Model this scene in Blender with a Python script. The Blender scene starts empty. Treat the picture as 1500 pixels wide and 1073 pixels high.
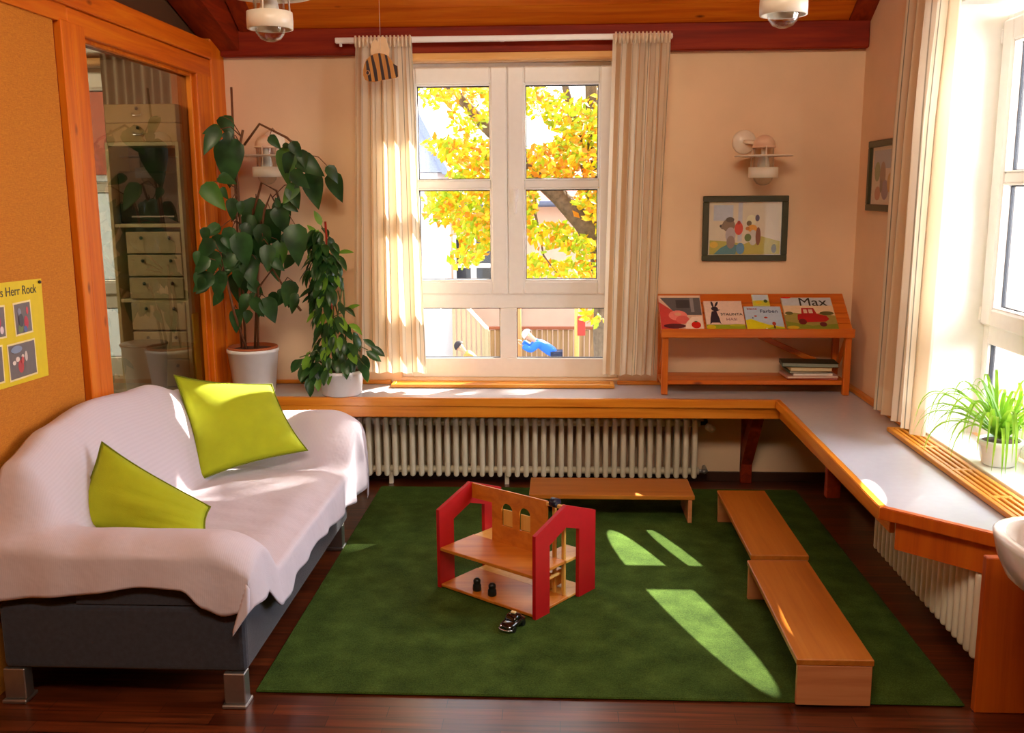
import bpy, bmesh, math, random
from mathutils import Vector, Matrix, noise
random.seed(7)
S = bpy.context.scene
COL = S.collection
PI = math.pi

# ------------------------------------------------------------------ materials
def lin(h):
    h = h.lstrip('#')
    r = []
    for i in (0, 2, 4):
        v = int(h[i:i+2], 16) / 255
        r.append(v / 12.92 if v <= .04045 else ((v + .055) / 1.055) ** 2.4)
    return (*r, 1)

MATS = {}
def newmat(name):
    m = bpy.data.materials.new(name); m.use_nodes = True
    nt = m.node_tree; nt.nodes.clear()
    out = nt.nodes.new('ShaderNodeOutputMaterial')
    return m, nt, out
def N(nt, t, **kw):
    n = nt.nodes.new(t)
    for k, v in kw.items():
        if k in n.inputs: n.inputs[k].default_value = v
        else: setattr(n, k, v)
    return n
def L(nt, a, b): nt.links.new(a, b)
def ramp(nt, stops):
    r = nt.nodes.new('ShaderNodeValToRGB')
    e = r.color_ramp.elements
    while len(e) < len(stops): e.new(.5)
    for i, (p, c) in enumerate(stops):
        e[i].position = p; e[i].color = lin(c) if isinstance(c, str) else c
    return r

def plain(name, col, rough=.5, metal=0, spec=.5, var=.06, nscale=30, bump=0, bscale=200, coat=0, sheen=0):
    """one colour with a gentle procedural variation"""
    if name in MATS: return MATS[name]
    m, nt, out = newmat(name)
    b = N(nt, 'ShaderNodeBsdfPrincipled', Roughness=rough, Metallic=metal)
    b.inputs['Specular IOR Level'].default_value = spec
    b.inputs['Coat Weight'].default_value = coat
    b.inputs['Sheen Weight'].default_value = sheen
    tc = N(nt, 'ShaderNodeTexCoord')
    nz = N(nt, 'ShaderNodeTexNoise', Scale=nscale, Detail=3)
    L(nt, tc.outputs['Object'], nz.inputs['Vector'])
    c = lin(col) if isinstance(col, str) else col
    lo = tuple(x * (1 - var) for x in c[:3]) + (1,); hi = tuple(min(1, x * (1 + var)) for x in c[:3]) + (1,)
    r = ramp(nt, [(.3, lo), (.7, hi)])
    L(nt, nz.outputs['Fac'], r.inputs['Fac']); L(nt, r.outputs['Color'], b.inputs['Base Color'])
    if bump:
        n2 = N(nt, 'ShaderNodeTexNoise', Scale=bscale, Detail=4)
        L(nt, tc.outputs['Object'], n2.inputs['Vector'])
        bp = N(nt, 'ShaderNodeBump', Strength=bump, Distance=.01)
        L(nt, n2.outputs['Fac'], bp.inputs['Height']); L(nt, bp.outputs['Normal'], b.inputs['Normal'])
    L(nt, b.outputs[0], out.inputs[0]); MATS[name] = m
    return m

def wood(name, dark, mid, light, axis=0, rough=.38, scale=1.0, coat=.25, knots=True, spec=.5):
    """lacquered wood: grain stretched along one axis, a few round knots"""
    if name in MATS: return MATS[name]
    m, nt, out = newmat(name)
    b = N(nt, 'ShaderNodeBsdfPrincipled', Roughness=rough)
    b.inputs['Coat Weight'].default_value = coat; b.inputs['Coat Roughness'].default_value = .25
    b.inputs['Specular IOR Level'].default_value = spec
    tc = N(nt, 'ShaderNodeTexCoord'); mp = N(nt, 'ShaderNodeMapping')
    sc = [22 * scale] * 3; sc[axis] = 1.3 * scale
    mp.inputs['Scale'].default_value = sc
    L(nt, tc.outputs['Object'], mp.inputs['Vector'])
    n1 = N(nt, 'ShaderNodeTexNoise', Scale=1.0, Detail=6, Roughness=.6, Distortion=.6)
    L(nt, mp.outputs[0], n1.inputs['Vector'])
    r = ramp(nt, [(.28, dark), (.5, mid), (.75, light)])
    L(nt, n1.outputs['Fac'], r.inputs['Fac'])
    last = r.outputs['Color']
    if knots:
        mp2 = N(nt, 'ShaderNodeMapping'); s2 = [7.0] * 3; s2[axis] = 3.2
        mp2.inputs['Scale'].default_value = s2
        L(nt, tc.outputs['Object'], mp2.inputs['Vector'])
        v = N(nt, 'ShaderNodeTexVoronoi', Scale=1.0)
        L(nt, mp2.outputs[0], v.inputs['Vector'])
        kr = ramp(nt, [(.03, (0, 0, 0, 1)), (.10, (1, 1, 1, 1))])
        L(nt, v.outputs['Distance'], kr.inputs['Fac'])
        mx = N(nt, 'ShaderNodeMix', data_type='RGBA')
        dk = lin(dark); mx.inputs['A'].default_value = (dk[0] * .35, dk[1] * .3, dk[2] * .3, 1)
        L(nt, kr.outputs['Color'], mx.inputs['Factor']); L(nt, last, mx.inputs['B'])
        last = mx.outputs['Result']
    L(nt, last, b.inputs['Base Color'])
    bp = N(nt, 'ShaderNodeBump', Strength=.08, Distance=.004)
    L(nt, n1.outputs['Fac'], bp.inputs['Height']); L(nt, bp.outputs['Normal'], b.inputs['Normal'])
    L(nt, b.outputs[0], out.inputs[0]); MATS[name] = m
    return m

def glassmat(name, tint=(1, 1, 1, 1), refl=1.0):
    if name in MATS: return MATS[name]
    m, nt, out = newmat(name)
    t = N(nt, 'ShaderNodeBsdfTransparent', Color=tint)
    g = N(nt, 'ShaderNodeBsdfGlossy', Roughness=.02)
    f = N(nt, 'ShaderNodeLayerWeight', Blend=.5)
    pw = N(nt, 'ShaderNodeMath', operation='POWER'); pw.inputs[1].default_value = 4.0; L(nt, f.outputs['Facing'], pw.inputs[0])
    mu = N(nt, 'ShaderNodeMath', operation='MULTIPLY_ADD'); mu.inputs[1].default_value = .75 * refl; mu.inputs[2].default_value = .035 * refl
    L(nt, pw.outputs[0], mu.inputs[0])
    nz = N(nt, 'ShaderNodeTexNoise', Scale=3); bp = N(nt, 'ShaderNodeBump', Strength=.02, Distance=.01)
    L(nt, nz.outputs['Fac'], bp.inputs['Height']); L(nt, bp.outputs[0], g.inputs['Normal'])
    mx = N(nt, 'ShaderNodeMixShader')
    L(nt, mu.outputs[0], mx.inputs[0]); L(nt, t.outputs[0], mx.inputs[1]); L(nt, g.outputs[0], mx.inputs[2])
    L(nt, mx.outputs[0], out.inputs[0]); MATS[name] = m
    return m

def leafmat(name, a, b_, trans=.35, rough=.4, vein=0, mix_spec=.5):
    if name in MATS: return MATS[name]
    m, nt, out = newmat(name)
    tc = N(nt, 'ShaderNodeTexCoord')
    nz = N(nt, 'ShaderNodeTexNoise', Scale=9, Detail=2)
    L(nt, tc.outputs['Object'], nz.inputs['Vector'])
    r = ramp(nt, [(.35, a), (.65, b_)]); L(nt, nz.outputs['Fac'], r.inputs['Fac'])
    b = N(nt, 'ShaderNodeBsdfPrincipled', Roughness=rough); b.inputs['Specular IOR Level'].default_value = mix_spec
    t = N(nt, 'ShaderNodeBsdfTranslucent')
    L(nt, r.outputs[0], b.inputs['Base Color']); L(nt, r.outputs[0], t.inputs['Color'])
    mx = N(nt, 'ShaderNodeMixShader'); mx.inputs[0].default_value = trans
    L(nt, b.outputs[0], mx.inputs[1]); L(nt, t.outputs[0], mx.inputs[2])
    L(nt, mx.outputs[0], out.inputs[0]); MATS[name] = m
    return m

# woods of the room
W_BEAM = wood('beam wood', '#641400', '#841f00', '#9c3404', 0, rough=.6, coat=0, spec=.25)
W_CEIL = wood('ceiling board wood', '#b04a02', '#cc6606', '#dc8214', 0, rough=.6, coat=0, spec=.25)
W_TRIMZ = wood('upright trim wood', '#c05200', '#d86e06', '#e68818', 2, rough=.5, coat=.05, spec=.3)
W_TRIMY = wood('left wall rail wood', '#b84c00', '#d26604', '#e28214', 1, rough=.5, coat=.05, spec=.3)
W_RAFT = wood('rafter wood', '#641800', '#842602', '#9c3806', 1, rough=.6, coat=0, spec=.25)
W_LINT = wood('lintel wood', '#d8943c', '#e8aa58', '#f0bc74', 0, rough=.5, coat=0)
W_EDGE = wood('counter edge wood', '#c06610', '#da841e', '#e89a34', 0, rough=.35, knots=False)
W_EDGEY = wood('counter edge wood lengthwise', '#c06610', '#da841e', '#e89a34', 1, rough=.35, knots=False)
W_PANEL = wood('end panel wood', '#a84600', '#c05804', '#cc680c', 2, rough=.5, coat=.1, knots=False)
W_BENCHX = wood('bench wood', '#9c5414', '#b2681e', '#c07a2e', 0, rough=.35, knots=False)
W_BENCHY = wood('bench wood lengthwise', '#9c5414', '#b2681e', '#c07a2e', 1, rough=.35, knots=False)
W_SHELF = wood('book shelf pine', '#b04a04', '#cc660e', '#dc7e1e', 0, rough=.42, coat=.1)
W_SHELFZ = wood('book shelf leg pine', '#b04a04', '#cc660e', '#dc7e1e', 2, rough=.42, coat=.1)
W_TRAY = wood('vent grille wood', '#c87814', '#d88e24', '#e4a23a', 1, rough=.4, knots=False)
W_TRAYX = wood('vent grille wood crosswise', '#c87814', '#d88e24', '#e4a23a', 0, rough=.4, knots=False)
W_TOY = wood('toy plywood', '#b05c0e', '#c8741c', '#d6882c', 0, rough=.45, knots=False)
W_TOYL = wood('toy light wood', '#cc9038', '#dca84e', '#e6b868', 2, rough=.45, knots=False)
M_WHITE = plain('window white', '#f6f5f2', .35, var=.015)
M_LAM = plain('white laminate', '#bcbcc4', .22, var=.02, spec=.6)
M_RAD = plain('radiator enamel', '#e6dcc4', .35, var=.02)
M_RED = plain('toy red paint', '#b00c14', .45, var=.05)
M_BLACK = plain('black plastic', '#0c0c0e', .3)
M_CHROME = plain('dull metal', '#a8a6a6', .35, metal=.9)
M_DARKMET = plain('dark metal', '#3a3632', .45, metal=.6)
M_PORC = plain('white ceramic', '#eef0f4', .18, var=.01, coat=.3)
M_POT = plain('white pot plastic', '#ebe8ea', .28, var=.02, coat=.2)
M_SOIL = plain('potting soil', '#4a2a18', .9, var=.3, nscale=80)
M_TERRA = plain('terracotta', '#a8562c', .7)
M_LAMP = plain('lamp enamel', '#f0e2cc', .35, var=.02)
M_LAMPCAP = plain('lamp socket cap', '#ecc8a8', .4, var=.02)
M_BULB = plain('frosted bulb', '#f4f0e8', .4, var=.01)
M_FRAMEG = plain('dark green picture frame', '#3a3a1c', .4, var=.12)
M_PAPER = plain('paper', '#e8dcc4', .7, var=.03)
M_GLASS = glassmat('window glass')
M_PGLASS = glassmat('picture glass', refl=1.0)
M_AGLASS = glassmat('interior glass', (.62, .6, .5, 1), refl=1.3)
M_LGLASS = glassmat('lamp glass', (.97, .97, .95, 1), refl=1.3)
M_SOFA = plain('charcoal blue upholstery', '#2f323e', .9, var=.18, nscale=60, bump=.25, bscale=300, sheen=.2)
M_LIME = plain('lime cushion cotton', '#a8b40a', .85, var=.06, nscale=14, bump=.12, bscale=350)
M_PIPE = plain('lime cushion seam', '#6e7806', .9)
M_STEM = plain('green stem', '#54602a', .6)
M_BSTEM = plain('brown stem', '#6a4020', .7)

# plaster with a fine roller texture
M_PLAST = plain('cream wall plaster', '#eac8a2', .85, var=.03, nscale=5, bump=.06, bscale=160)
M_REVEAL = plain('white reveal paint', '#eceae4', .8, var=.015, bump=.03, bscale=160)
M_PLASTEX = plain('peach render', '#d8b49a', .9, var=.06, nscale=3, bump=.1, bscale=60)

def m_panel():   # burlap covered pin wall: fine woven threads
    m, nt, out = newmat('orange burlap pin wall')
    b = N(nt, 'ShaderNodeBsdfPrincipled', Roughness=.85)
    tc = N(nt, 'ShaderNodeTexCoord')
    mp = N(nt, 'ShaderNodeMapping'); mp.inputs['Scale'].default_value = (60, 60, 900)
    mp2 = N(nt, 'ShaderNodeMapping'); mp2.inputs['Scale'].default_value = (900, 900, 60)
    L(nt, tc.outputs['Object'], mp.inputs[0]); L(nt, tc.outputs['Object'], mp2.inputs[0])
    a = N(nt, 'ShaderNodeTexNoise', Scale=1.0, Detail=2); c = N(nt, 'ShaderNodeTexNoise', Scale=1.0, Detail=2)
    L(nt, mp.outputs[0], a.inputs['Vector']); L(nt, mp2.outputs[0], c.inputs['Vector'])
    ad = N(nt, 'ShaderNodeMath', operation='ADD'); L(nt, a.outputs['Fac'], ad.inputs[0]); L(nt, c.outputs['Fac'], ad.inputs[1])
    hf = N(nt, 'ShaderNodeMath', operation='MULTIPLY'); hf.inputs[1].default_value = .5; L(nt, ad.outputs[0], hf.inputs[0])
    r = ramp(nt, [(.35, '#b06408'), (.5, '#c47610'), (.65, '#d48a20')])
    L(nt, hf.outputs[0], r.inputs['Fac']); L(nt, r.outputs[0], b.inputs['Base Color'])
    bp = N(nt, 'ShaderNodeBump', Strength=.2, Distance=.003); L(nt, hf.outputs[0], bp.inputs['Height']); L(nt, bp.outputs[0], b.inputs['Normal'])
    L(nt, b.outputs[0], out.inputs[0]); return m
M_BURLAP = m_panel()

def m_floor():
    m, nt, out = newmat('parquet floor')
    b = N(nt, 'ShaderNodeBsdfPrincipled', Roughness=.32)
    b.inputs['Coat Weight'].default_value = .3; b.inputs['Coat Roughness'].default_value = .2
    tc = N(nt, 'ShaderNodeTexCoord')
    br = N(nt, 'ShaderNodeTexBrick', Scale=1.0)
    br.inputs['Color1'].default_value = lin('#7c3a1a'); br.inputs['Color2'].default_value = lin('#5a2610')
    br.inputs['Mortar'].default_value = lin('#2c1008'); br.inputs['Mortar Size'].default_value = .0012
    br.inputs['Brick Width'].default_value = .36; br.inputs['Row Height'].default_value = .062
    L(nt, tc.outputs['Object'], br.inputs['Vector'])
    mp = N(nt, 'ShaderNodeMapping'); mp.inputs['Scale'].default_value = (3, 60, 1); L(nt, tc.outputs['Object'], mp.inputs[0])
    nz = N(nt, 'ShaderNodeTexNoise', Scale=1.0, Detail=5); L(nt, mp.outputs[0], nz.inputs['Vector'])
    r = ramp(nt, [(.3, '#8c8c8c'), (.7, '#ffffff')]); L(nt, nz.outputs['Fac'], r.inputs['Fac'])
    mx = N(nt, 'ShaderNodeMix', data_type='RGBA', blend_type='MULTIPLY'); mx.inputs['Factor'].default_value = 1
    L(nt, br.outputs['Color'], mx.inputs['A']); L(nt, r.outputs[0], mx.inputs['B'])
    L(nt, mx.outputs['Result'], b.inputs['Base Color'])
    L(nt, b.outputs[0], out.inputs[0]); return m
M_FLOOR = m_floor()

def m_rug():
    m, nt, out = newmat('green needle felt rug')
    b = N(nt, 'ShaderNodeBsdfPrincipled', Roughness=.95); b.inputs['Specular IOR Level'].default_value = .1
    tc = N(nt, 'ShaderNodeTexCoord')
    n1 = N(nt, 'ShaderNodeTexNoise', Scale=260, Detail=3); n2 = N(nt, 'ShaderNodeTexNoise', Scale=9, Detail=4)
    L(nt, tc.outputs['Object'], n1.inputs['Vector']); L(nt, tc.outputs['Object'], n2.inputs['Vector'])
    ad = N(nt, 'ShaderNodeMath', operation='ADD'); L(nt, n1.outputs['Fac'], ad.inputs[0]); L(nt, n2.outputs['Fac'], ad.inputs[1])
    hf = N(nt, 'ShaderNodeMath', operation='MULTIPLY'); hf.inputs[1].default_value = .5; L(nt, ad.outputs[0], hf.inputs[0])
    r = ramp(nt, [(.35, '#2a3c14'), (.5, '#3a4f1c'), (.65, '#4c6428')]); L(nt, hf.outputs[0], r.inputs['Fac'])
    L(nt, r.outputs[0], b.inputs['Base Color'])
    bp = N(nt, 'ShaderNodeBump', Strength=.5, Distance=.004); L(nt, n1.outputs['Fac'], bp.inputs['Height']); L(nt, bp.outputs[0], b.inputs['Normal'])
    L(nt, b.outputs[0], out.inputs[0]); return m
M_RUG = m_rug()

def m_throw():   # white ribbed cotton throw
    m, nt, out = newmat('white ribbed cotton throw')
    b = N(nt, 'ShaderNodeBsdfPrincipled', Roughness=.9); b.inputs['Specular IOR Level'].default_value = .15
    uv = N(nt, 'ShaderNodeUVMap'); uv.uv_map = 'cloth'
    mp = N(nt, 'ShaderNodeMapping'); mp.inputs['Scale'].default_value = (1, 1, 1); L(nt, uv.outputs[0], mp.inputs[0])
    w = N(nt, 'ShaderNodeTexWave', Scale=52, Distortion=.15); w.bands_direction = 'X'
    L(nt, mp.outputs[0], w.inputs['Vector'])
    r = ramp(nt, [(.0, '#cec6d2'), (1, '#d2cad6')]); L(nt, w.outputs['Fac'], r.inputs['Fac'])
    L(nt, r.outputs[0], b.inputs['Base Color'])
    bp = N(nt, 'ShaderNodeBump', Strength=.05, Distance=.003); L(nt, w.outputs['Fac'], bp.inputs['Height'])
    nz = N(nt, 'ShaderNodeTexNoise', Scale=9, Detail=3); tc = N(nt, 'ShaderNodeTexCoord'); L(nt, tc.outputs['Object'], nz.inputs['Vector'])
    bp2 = N(nt, 'ShaderNodeBump', Strength=.25, Distance=.03); L(nt, nz.outputs['Fac'], bp2.inputs['Height']); L(nt, bp.outputs[0], bp2.inputs['Normal'])
    L(nt, bp2.outputs[0], b.inputs['Normal'])
    L(nt, b.outputs[0], out.inputs[0]); return m
M_THROW = m_throw()

def m_curtain(name='striped curtain cotton', trans=.45):
    """off white cotton with thin dark and tan vertical stripes along the cloth width (uv.x in metres)"""
    m, nt, out = newmat(name)
    uv = N(nt, 'ShaderNodeUVMap'); uv.uv_map = 'cloth'
    sx = N(nt, 'ShaderNodeSeparateXYZ'); L(nt, uv.outputs[0], sx.inputs[0])
    dv = N(nt, 'ShaderNodeMath', operation='DIVIDE'); dv.inputs[1].default_value = .15; L(nt, sx.outputs['X'], dv.inputs[0])
    fr = N(nt, 'ShaderNodeMath', operation='FRACT'); L(nt, dv.outputs[0], fr.inputs[0])
    r = ramp(nt, [(0, '#f0e2c8'), (.27, '#f0e2c8'), (.29, '#5c5a4c'), (.315, '#f0e2c8'), (.46, '#e0c4a0'), (.62, '#e0c4a0'), (.64, '#f4ead8'), (.88, '#f4ead8'), (.905, '#8c8066'), (.93, '#f0e2c8')])
    L(nt, fr.outputs[0], r.inputs['Fac'])
    # hem band darker (double cloth): uv.y below .12
    d = N(nt, 'ShaderNodeBsdfDiffuse'); t = N(nt, 'ShaderNodeBsdfTranslucent')
    L(nt, r.outputs[0], d.inputs['Color']); L(nt, r.outputs[0], t.inputs['Color'])
    cmp = N(nt, 'ShaderNodeMath', operation='LESS_THAN'); cmp.inputs[1].default_value = .115; L(nt, sx.outputs['Y'], cmp.inputs[0])
    fac = N(nt, 'ShaderNodeMath', operation='MULTIPLY_ADD'); fac.inputs[1].default_value = -.22; fac.inputs[2].default_value = trans
    L(nt, cmp.outputs[0], fac.inputs[0])
    mx = N(nt, 'ShaderNodeMixShader'); L(nt, fac.outputs[0], mx.inputs[0]); L(nt, d.outputs[0], mx.inputs[1]); L(nt, t.outputs[0], mx.inputs[2])
    L(nt, mx.outputs[0], out.inputs[0]); return m
M_CURT = m_curtain(trans=.52)
M_ANCURT = plain('grey beige curtain', '#a09480', .9, var=.1)

# ------------------------------------------------------------------ geometry helpers
def bx(bm, x0, x1, y0, y1, z0, z1, bev=.002, M=None, seg=1, mi=0):
    lo = Vector((min(x0, x1), min(y0, y1), min(z0, z1))); hi = Vector((max(x0, x1), max(y0, y1), max(z0, z1)))
    r = bmesh.ops.create_cube(bm, size=1.0)
    vs = r['verts']; d = hi - lo; c = (lo + hi) / 2
    for v in vs: v.co = Vector((v.co.x * d.x, v.co.y * d.y, v.co.z * d.z)) + c
    fs = list({f for v in vs for f in v.link_faces})
    for f in fs: f.material_index = mi
    bev = min(bev, min(d) * .45)
    if bev > 0:
        es = list({e for v in vs for e in v.link_edges})
        q = bmesh.ops.bevel(bm, geom=es, offset=bev, segments=seg, affect='EDGES', profile=.5)
        for f in q['faces']: f.material_index = mi
        vs = list({v for f in q['faces'] for v in f.verts} | {v for v in vs if v.is_valid})
    if M is not None:
        for v in vs: v.co = M @ v.co
    return bm
def box(*a, **k):
    bm = bmesh.new(); return bx(bm, *a, **k)
def bxp(bm, pts4, t, n=None, bev=0):
    pass
def prism(bm, poly, axis, a0, a1, mi=0):
    """extrude a 2D polygon along an axis; axis 0: poly=(y,z), 1: (x,z), 2: (x,y)"""
    def P(p, a):
        return {0: (a, p[0], p[1]), 1: (p[0], a, p[1]), 2: (p[0], p[1], a)}[axis]
    A = [bm.verts.new(P(p, a0)) for p in poly]; B = [bm.verts.new(P(p, a1)) for p in poly]
    n = len(poly); fs = []
    fs.append(bm.faces.new(A)); fs.append(bm.faces.new(B[::-1]))
    for i in range(n): fs.append(bm.faces.new((A[i], B[i], B[(i+1) % n], A[(i+1) % n])))
    for f in fs: f.material_index = mi
    return fs
def ringframe(bm, outer, inner, axis, a0, a1, mi=0):
    """closed loop wall between an outer and an inner polygon with as many points, extruded"""
    def P(p, a):
        return {0: (a, p[0], p[1]), 1: (p[0], a, p[1]), 2: (p[0], p[1], a)}[axis]
    n = len(outer)
    R = [[bm.verts.new(P(p, a)) for p in poly] for poly in (outer, inner) for a in (a0, a1)]
    o0, o1, i0, i1 = R
    for k in range(n):
        j = (k + 1) % n
        for q in ((o0[k], o0[j], o1[j], o1[k]), (i0[k], i1[k], i1[j], i0[j]), (o0[k], i0[k], i0[j], o0[j]), (o1[k], o1[j], i1[j], i1[k])):
            f = bm.faces.new(q); f.material_index = mi
def tube(bm, pts, rad, seg=8, cap=True, mi=0):
    pts = [Vector(p) for p in pts]; n = len(pts)
    rads = rad if isinstance(rad, (list, tuple)) else [rad] * n
    rings = []; up = None
    for i, p in enumerate(pts):
        t = (pts[min(i+1, n-1)] - pts[max(i-1, 0)]).normalized()
        if up is None:
            up = Vector((0, 0, 1)) if abs(t.z) < .9 else Vector((1, 0, 0))
        a = t.cross(up).normalized(); up = a.cross(t).normalized()
        rings.append([bm.verts.new(p + (a * math.cos(2*PI*k/seg) + up * math.sin(2*PI*k/seg)) * rads[i]) for k in range(seg)])
    for i in range(n - 1):
        for k in range(seg):
            f = bm.faces.new((rings[i][k], rings[i][(k+1) % seg], rings[i+1][(k+1) % seg], rings[i+1][k])); f.smooth = True; f.material_index = mi
    if cap:
        bm.faces.new(rings[0][::-1]).material_index = mi; bm.faces.new(rings[-1]).material_index = mi
    return bm
def lathe(bm, prof, c, seg=28, M=None, mi=0):
    """prof: list of (r, z); c: centre (x, y); poles when r == 0"""
    rings = []
    for r, z in prof:
        if r < 1e-6: rings.append([bm.verts.new((c[0], c[1], z))])
        else: rings.append([bm.verts.new((c[0] + r * math.cos(2*PI*k/seg), c[1] + r * math.sin(2*PI*k/seg), z)) for k in range(seg)])
    new = []
    for a, b in zip(rings, rings[1:]):
        for k in range(seg):
            q = [a[k % len(a)], a[(k+1) % len(a)], b[(k+1) % len(b)], b[k % len(b)]]
            q = list(dict.fromkeys(q))
            if len(q) >= 3:
                f = bm.faces.new(q); f.smooth = True; f.material_index = mi
    if M is not None:
        for r in rings:
            for v in r: v.co = M @ v.co
    return bm
def ball(bm, c, r, seg=16, sq=(1, 1, 1), mi=0):
    q = bmesh.ops.create_uvsphere(bm, u_segments=seg, v_segments=max(6, seg // 2), radius=1)
    for v in q['verts']: v.co = Vector((c[0] + v.co.x * r * sq[0], c[1] + v.co.y * r * sq[1], c[2] + v.co.z * r * sq[2]))
    for f in {f for v in q['verts'] for f in v.link_faces}: f.smooth = True; f.material_index = mi
    return bm

def obj(name, bm, mat, parent=None, smooth=False, origin=None, recalc=True):
    if recalc: bmesh.ops.recalc_face_normals(bm, faces=bm.faces[:])
    if smooth:
        for f in bm.faces: f.smooth = True
    me = bpy.data.meshes.new(name)
    if parent is not None: off = parent.matrix_world.translation.copy() if parent.get('_off') is None else Vector(parent['_off'])
    elif origin is not None: off = Vector(origin)
    else:
        if len(bm.verts):
            xs = [v.co.x for v in bm.verts]; ys = [v.co.y for v in bm.verts]; zs = [v.co.z for v in bm.verts]
            off = Vector(((min(xs)+max(xs))/2, (min(ys)+max(ys))/2, min(zs)))
        else: off = Vector()
    for v in bm.verts: v.co -= off
    bm.to_mesh(me); bm.free()
    for m in (mat if isinstance(mat, (list, tuple)) else [mat]): me.materials.append(m)
    o = bpy.data.objects.new(name, me); COL.objects.link(o)
    if parent is not None: o.parent = parent; o['_off'] = tuple(off)
    else: o.location = off; o['_off'] = tuple(off)
    return o
def tag(o, label, cat, group=None, kind=None):
    o['label'] = label; o['category'] = cat
    if group: o['group'] = group
    if kind: o['kind'] = kind
    return o
def thing(name, label, cat, loc, group=None):
    o = bpy.data.objects.new(name, None); COL.objects.link(o); o.location = loc
    o.empty_display_size = .05; o['_off'] = tuple(loc)
    return tag(o, label, cat, group)
def struct(name, bm, m, parent=None, smooth=False):
    o = obj(name, bm, m, parent, smooth)
    if parent is None: o['kind'] = 'structure'
    return o
def structroot(name, loc):
    o = bpy.data.objects.new(name, None); COL.objects.link(o); o.location = loc; o['_off'] = tuple(loc); o['kind'] = 'structure'
    return o
def dup(root, d, label=None, group=None):
    r = root.copy(); COL.objects.link(r); r.location = root.location + Vector(d)
    if label: r['label'] = label
    if group: r['group'] = group
    for ch in list(root.children):
        c = ch.copy(); COL.objects.link(c); c.parent = r
        for g in ch.children:
            h = g.copy(); COL.objects.link(h); h.parent = c
    return r
def textmesh(name, body, size, M, mat, parent, extr=.0004, align='LEFT'):
    """letters as a thin mesh; M places the text plane (x right, y up, z out) in the world"""
    cu = bpy.data.curves.new(name, 'FONT'); cu.body = body; cu.size = size; cu.extrude = extr; cu.align_x = align
    t = bpy.data.objects.new(name + '_tmp', cu); COL.objects.link(t)
    bpy.context.view_layer.update()
    me = bpy.data.meshes.new_from_object(t.evaluated_get(bpy.context.evaluated_depsgraph_get()))
    bpy.data.objects.remove(t); bpy.data.curves.remove(cu)
    bm = bmesh.new(); bm.from_mesh(me); bpy.data.meshes.remove(me)
    bmesh.ops.transform(bm, matrix=M, verts=bm.verts[:])
    return obj(name, bm, mat, parent, recalc=False)
def flat(bm, M, poly, layer, mi, t=.0005):
    """a thin printed shape: polygon in the sheet's own plane lifted by layer steps"""
    z1 = layer * t
    A = [bm.verts.new(M @ Vector((p[0], p[1], z1))) for p in poly]
    f = bm.faces.new(A); f.material_index = mi
def ell(cx, cy, rx, ry, n=18, rot=0):
    c, s = math.cos(rot), math.sin(rot)
    return [(cx + rx*math.cos(2*PI*k/n)*c - ry*math.sin(2*PI*k/n)*s, cy + rx*math.cos(2*PI*k/n)*s + ry*math.sin(2*PI*k/n)*c) for k in range(n)]
def rect(x0, y0, x1, y1): return [(x0, y0), (x1, y0), (x1, y1), (x0, y1)]
def frameM(o, ex, ey):
    ex = Vector(ex).normalized(); ey = Vector(ey).normalized(); ez = ex.cross(ey)
    return Matrix(((ex.x, ey.x, ez.x, o[0]), (ex.y, ey.y, ez.y, o[1]), (ex.z, ey.z, ez.z, o[2]), (0, 0, 0, 1)))

# ------------------------------------------------------------------ camera
f_px = 1405.16
right = Vector((0.998632, 0.051545, -0.006607)); 
def cam():
    pi_, ya, ro = 0.1788998, 0.051967, -0.00660725
    c, s = math.cos(ya), math.sin(ya); Y = Matrix(((c, s, 0), (-s, c, 0), (0, 0, 1)))
    B = Matrix(((1, 0, 0), (0, 0, -1), (0, 1, 0)))
    c, s = math.cos(pi_), math.sin(pi_); P = Matrix(((1, 0, 0), (0, c, -s), (0, s, c)))
    c, s = math.cos(ro), math.sin(ro); R = Matrix(((c, -s, 0), (s, c, 0), (0, 0, 1)))
    M = R @ P @ B @ Y
    r, d, fw = M[0], M[1], M[2]
    cd = bpy.data.cameras.new('camera'); co = bpy.data.objects.new('camera', cd); COL.objects.link(co)
    co.matrix_world = Matrix(((r[0], -d[0], -fw[0], 0), (r[1], -d[1], -fw[1], 0), (r[2], -d[2], -fw[2], 1.6), (0, 0, 0, 1)))
    cd.sensor_width = 36; cd.lens = f_px / 1500 * 36; cd.clip_start = .05; cd.clip_end = 300
    S.camera = co
cam()

# ------------------------------------------------------------------ room shell
XL, XR, YB = -1.81, 1.568, 5.25
def ceil_z(y): return 2.43 + .6 * (5.25 - y)
struct('floor', box(-1.96, 1.96, -3.6, 5.56, -.2, 0, bev=0), M_FLOOR)

bm = bmesh.new()      # back wall, opening for the window
bx(bm, -1.96, -.90, YB, YB+.3, 0, 2.62, bev=0); bx(bm, .32, 1.96, YB, YB+.3, 0, 2.62, bev=0)
bx(bm, -.90, .32, YB, YB+.3, 0, .575, bev=0); bx(bm, -.90, .32, YB, YB+.3, 2.285, 2.62, bev=0)
struct('wall_back', bm, M_PLAST)

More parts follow.
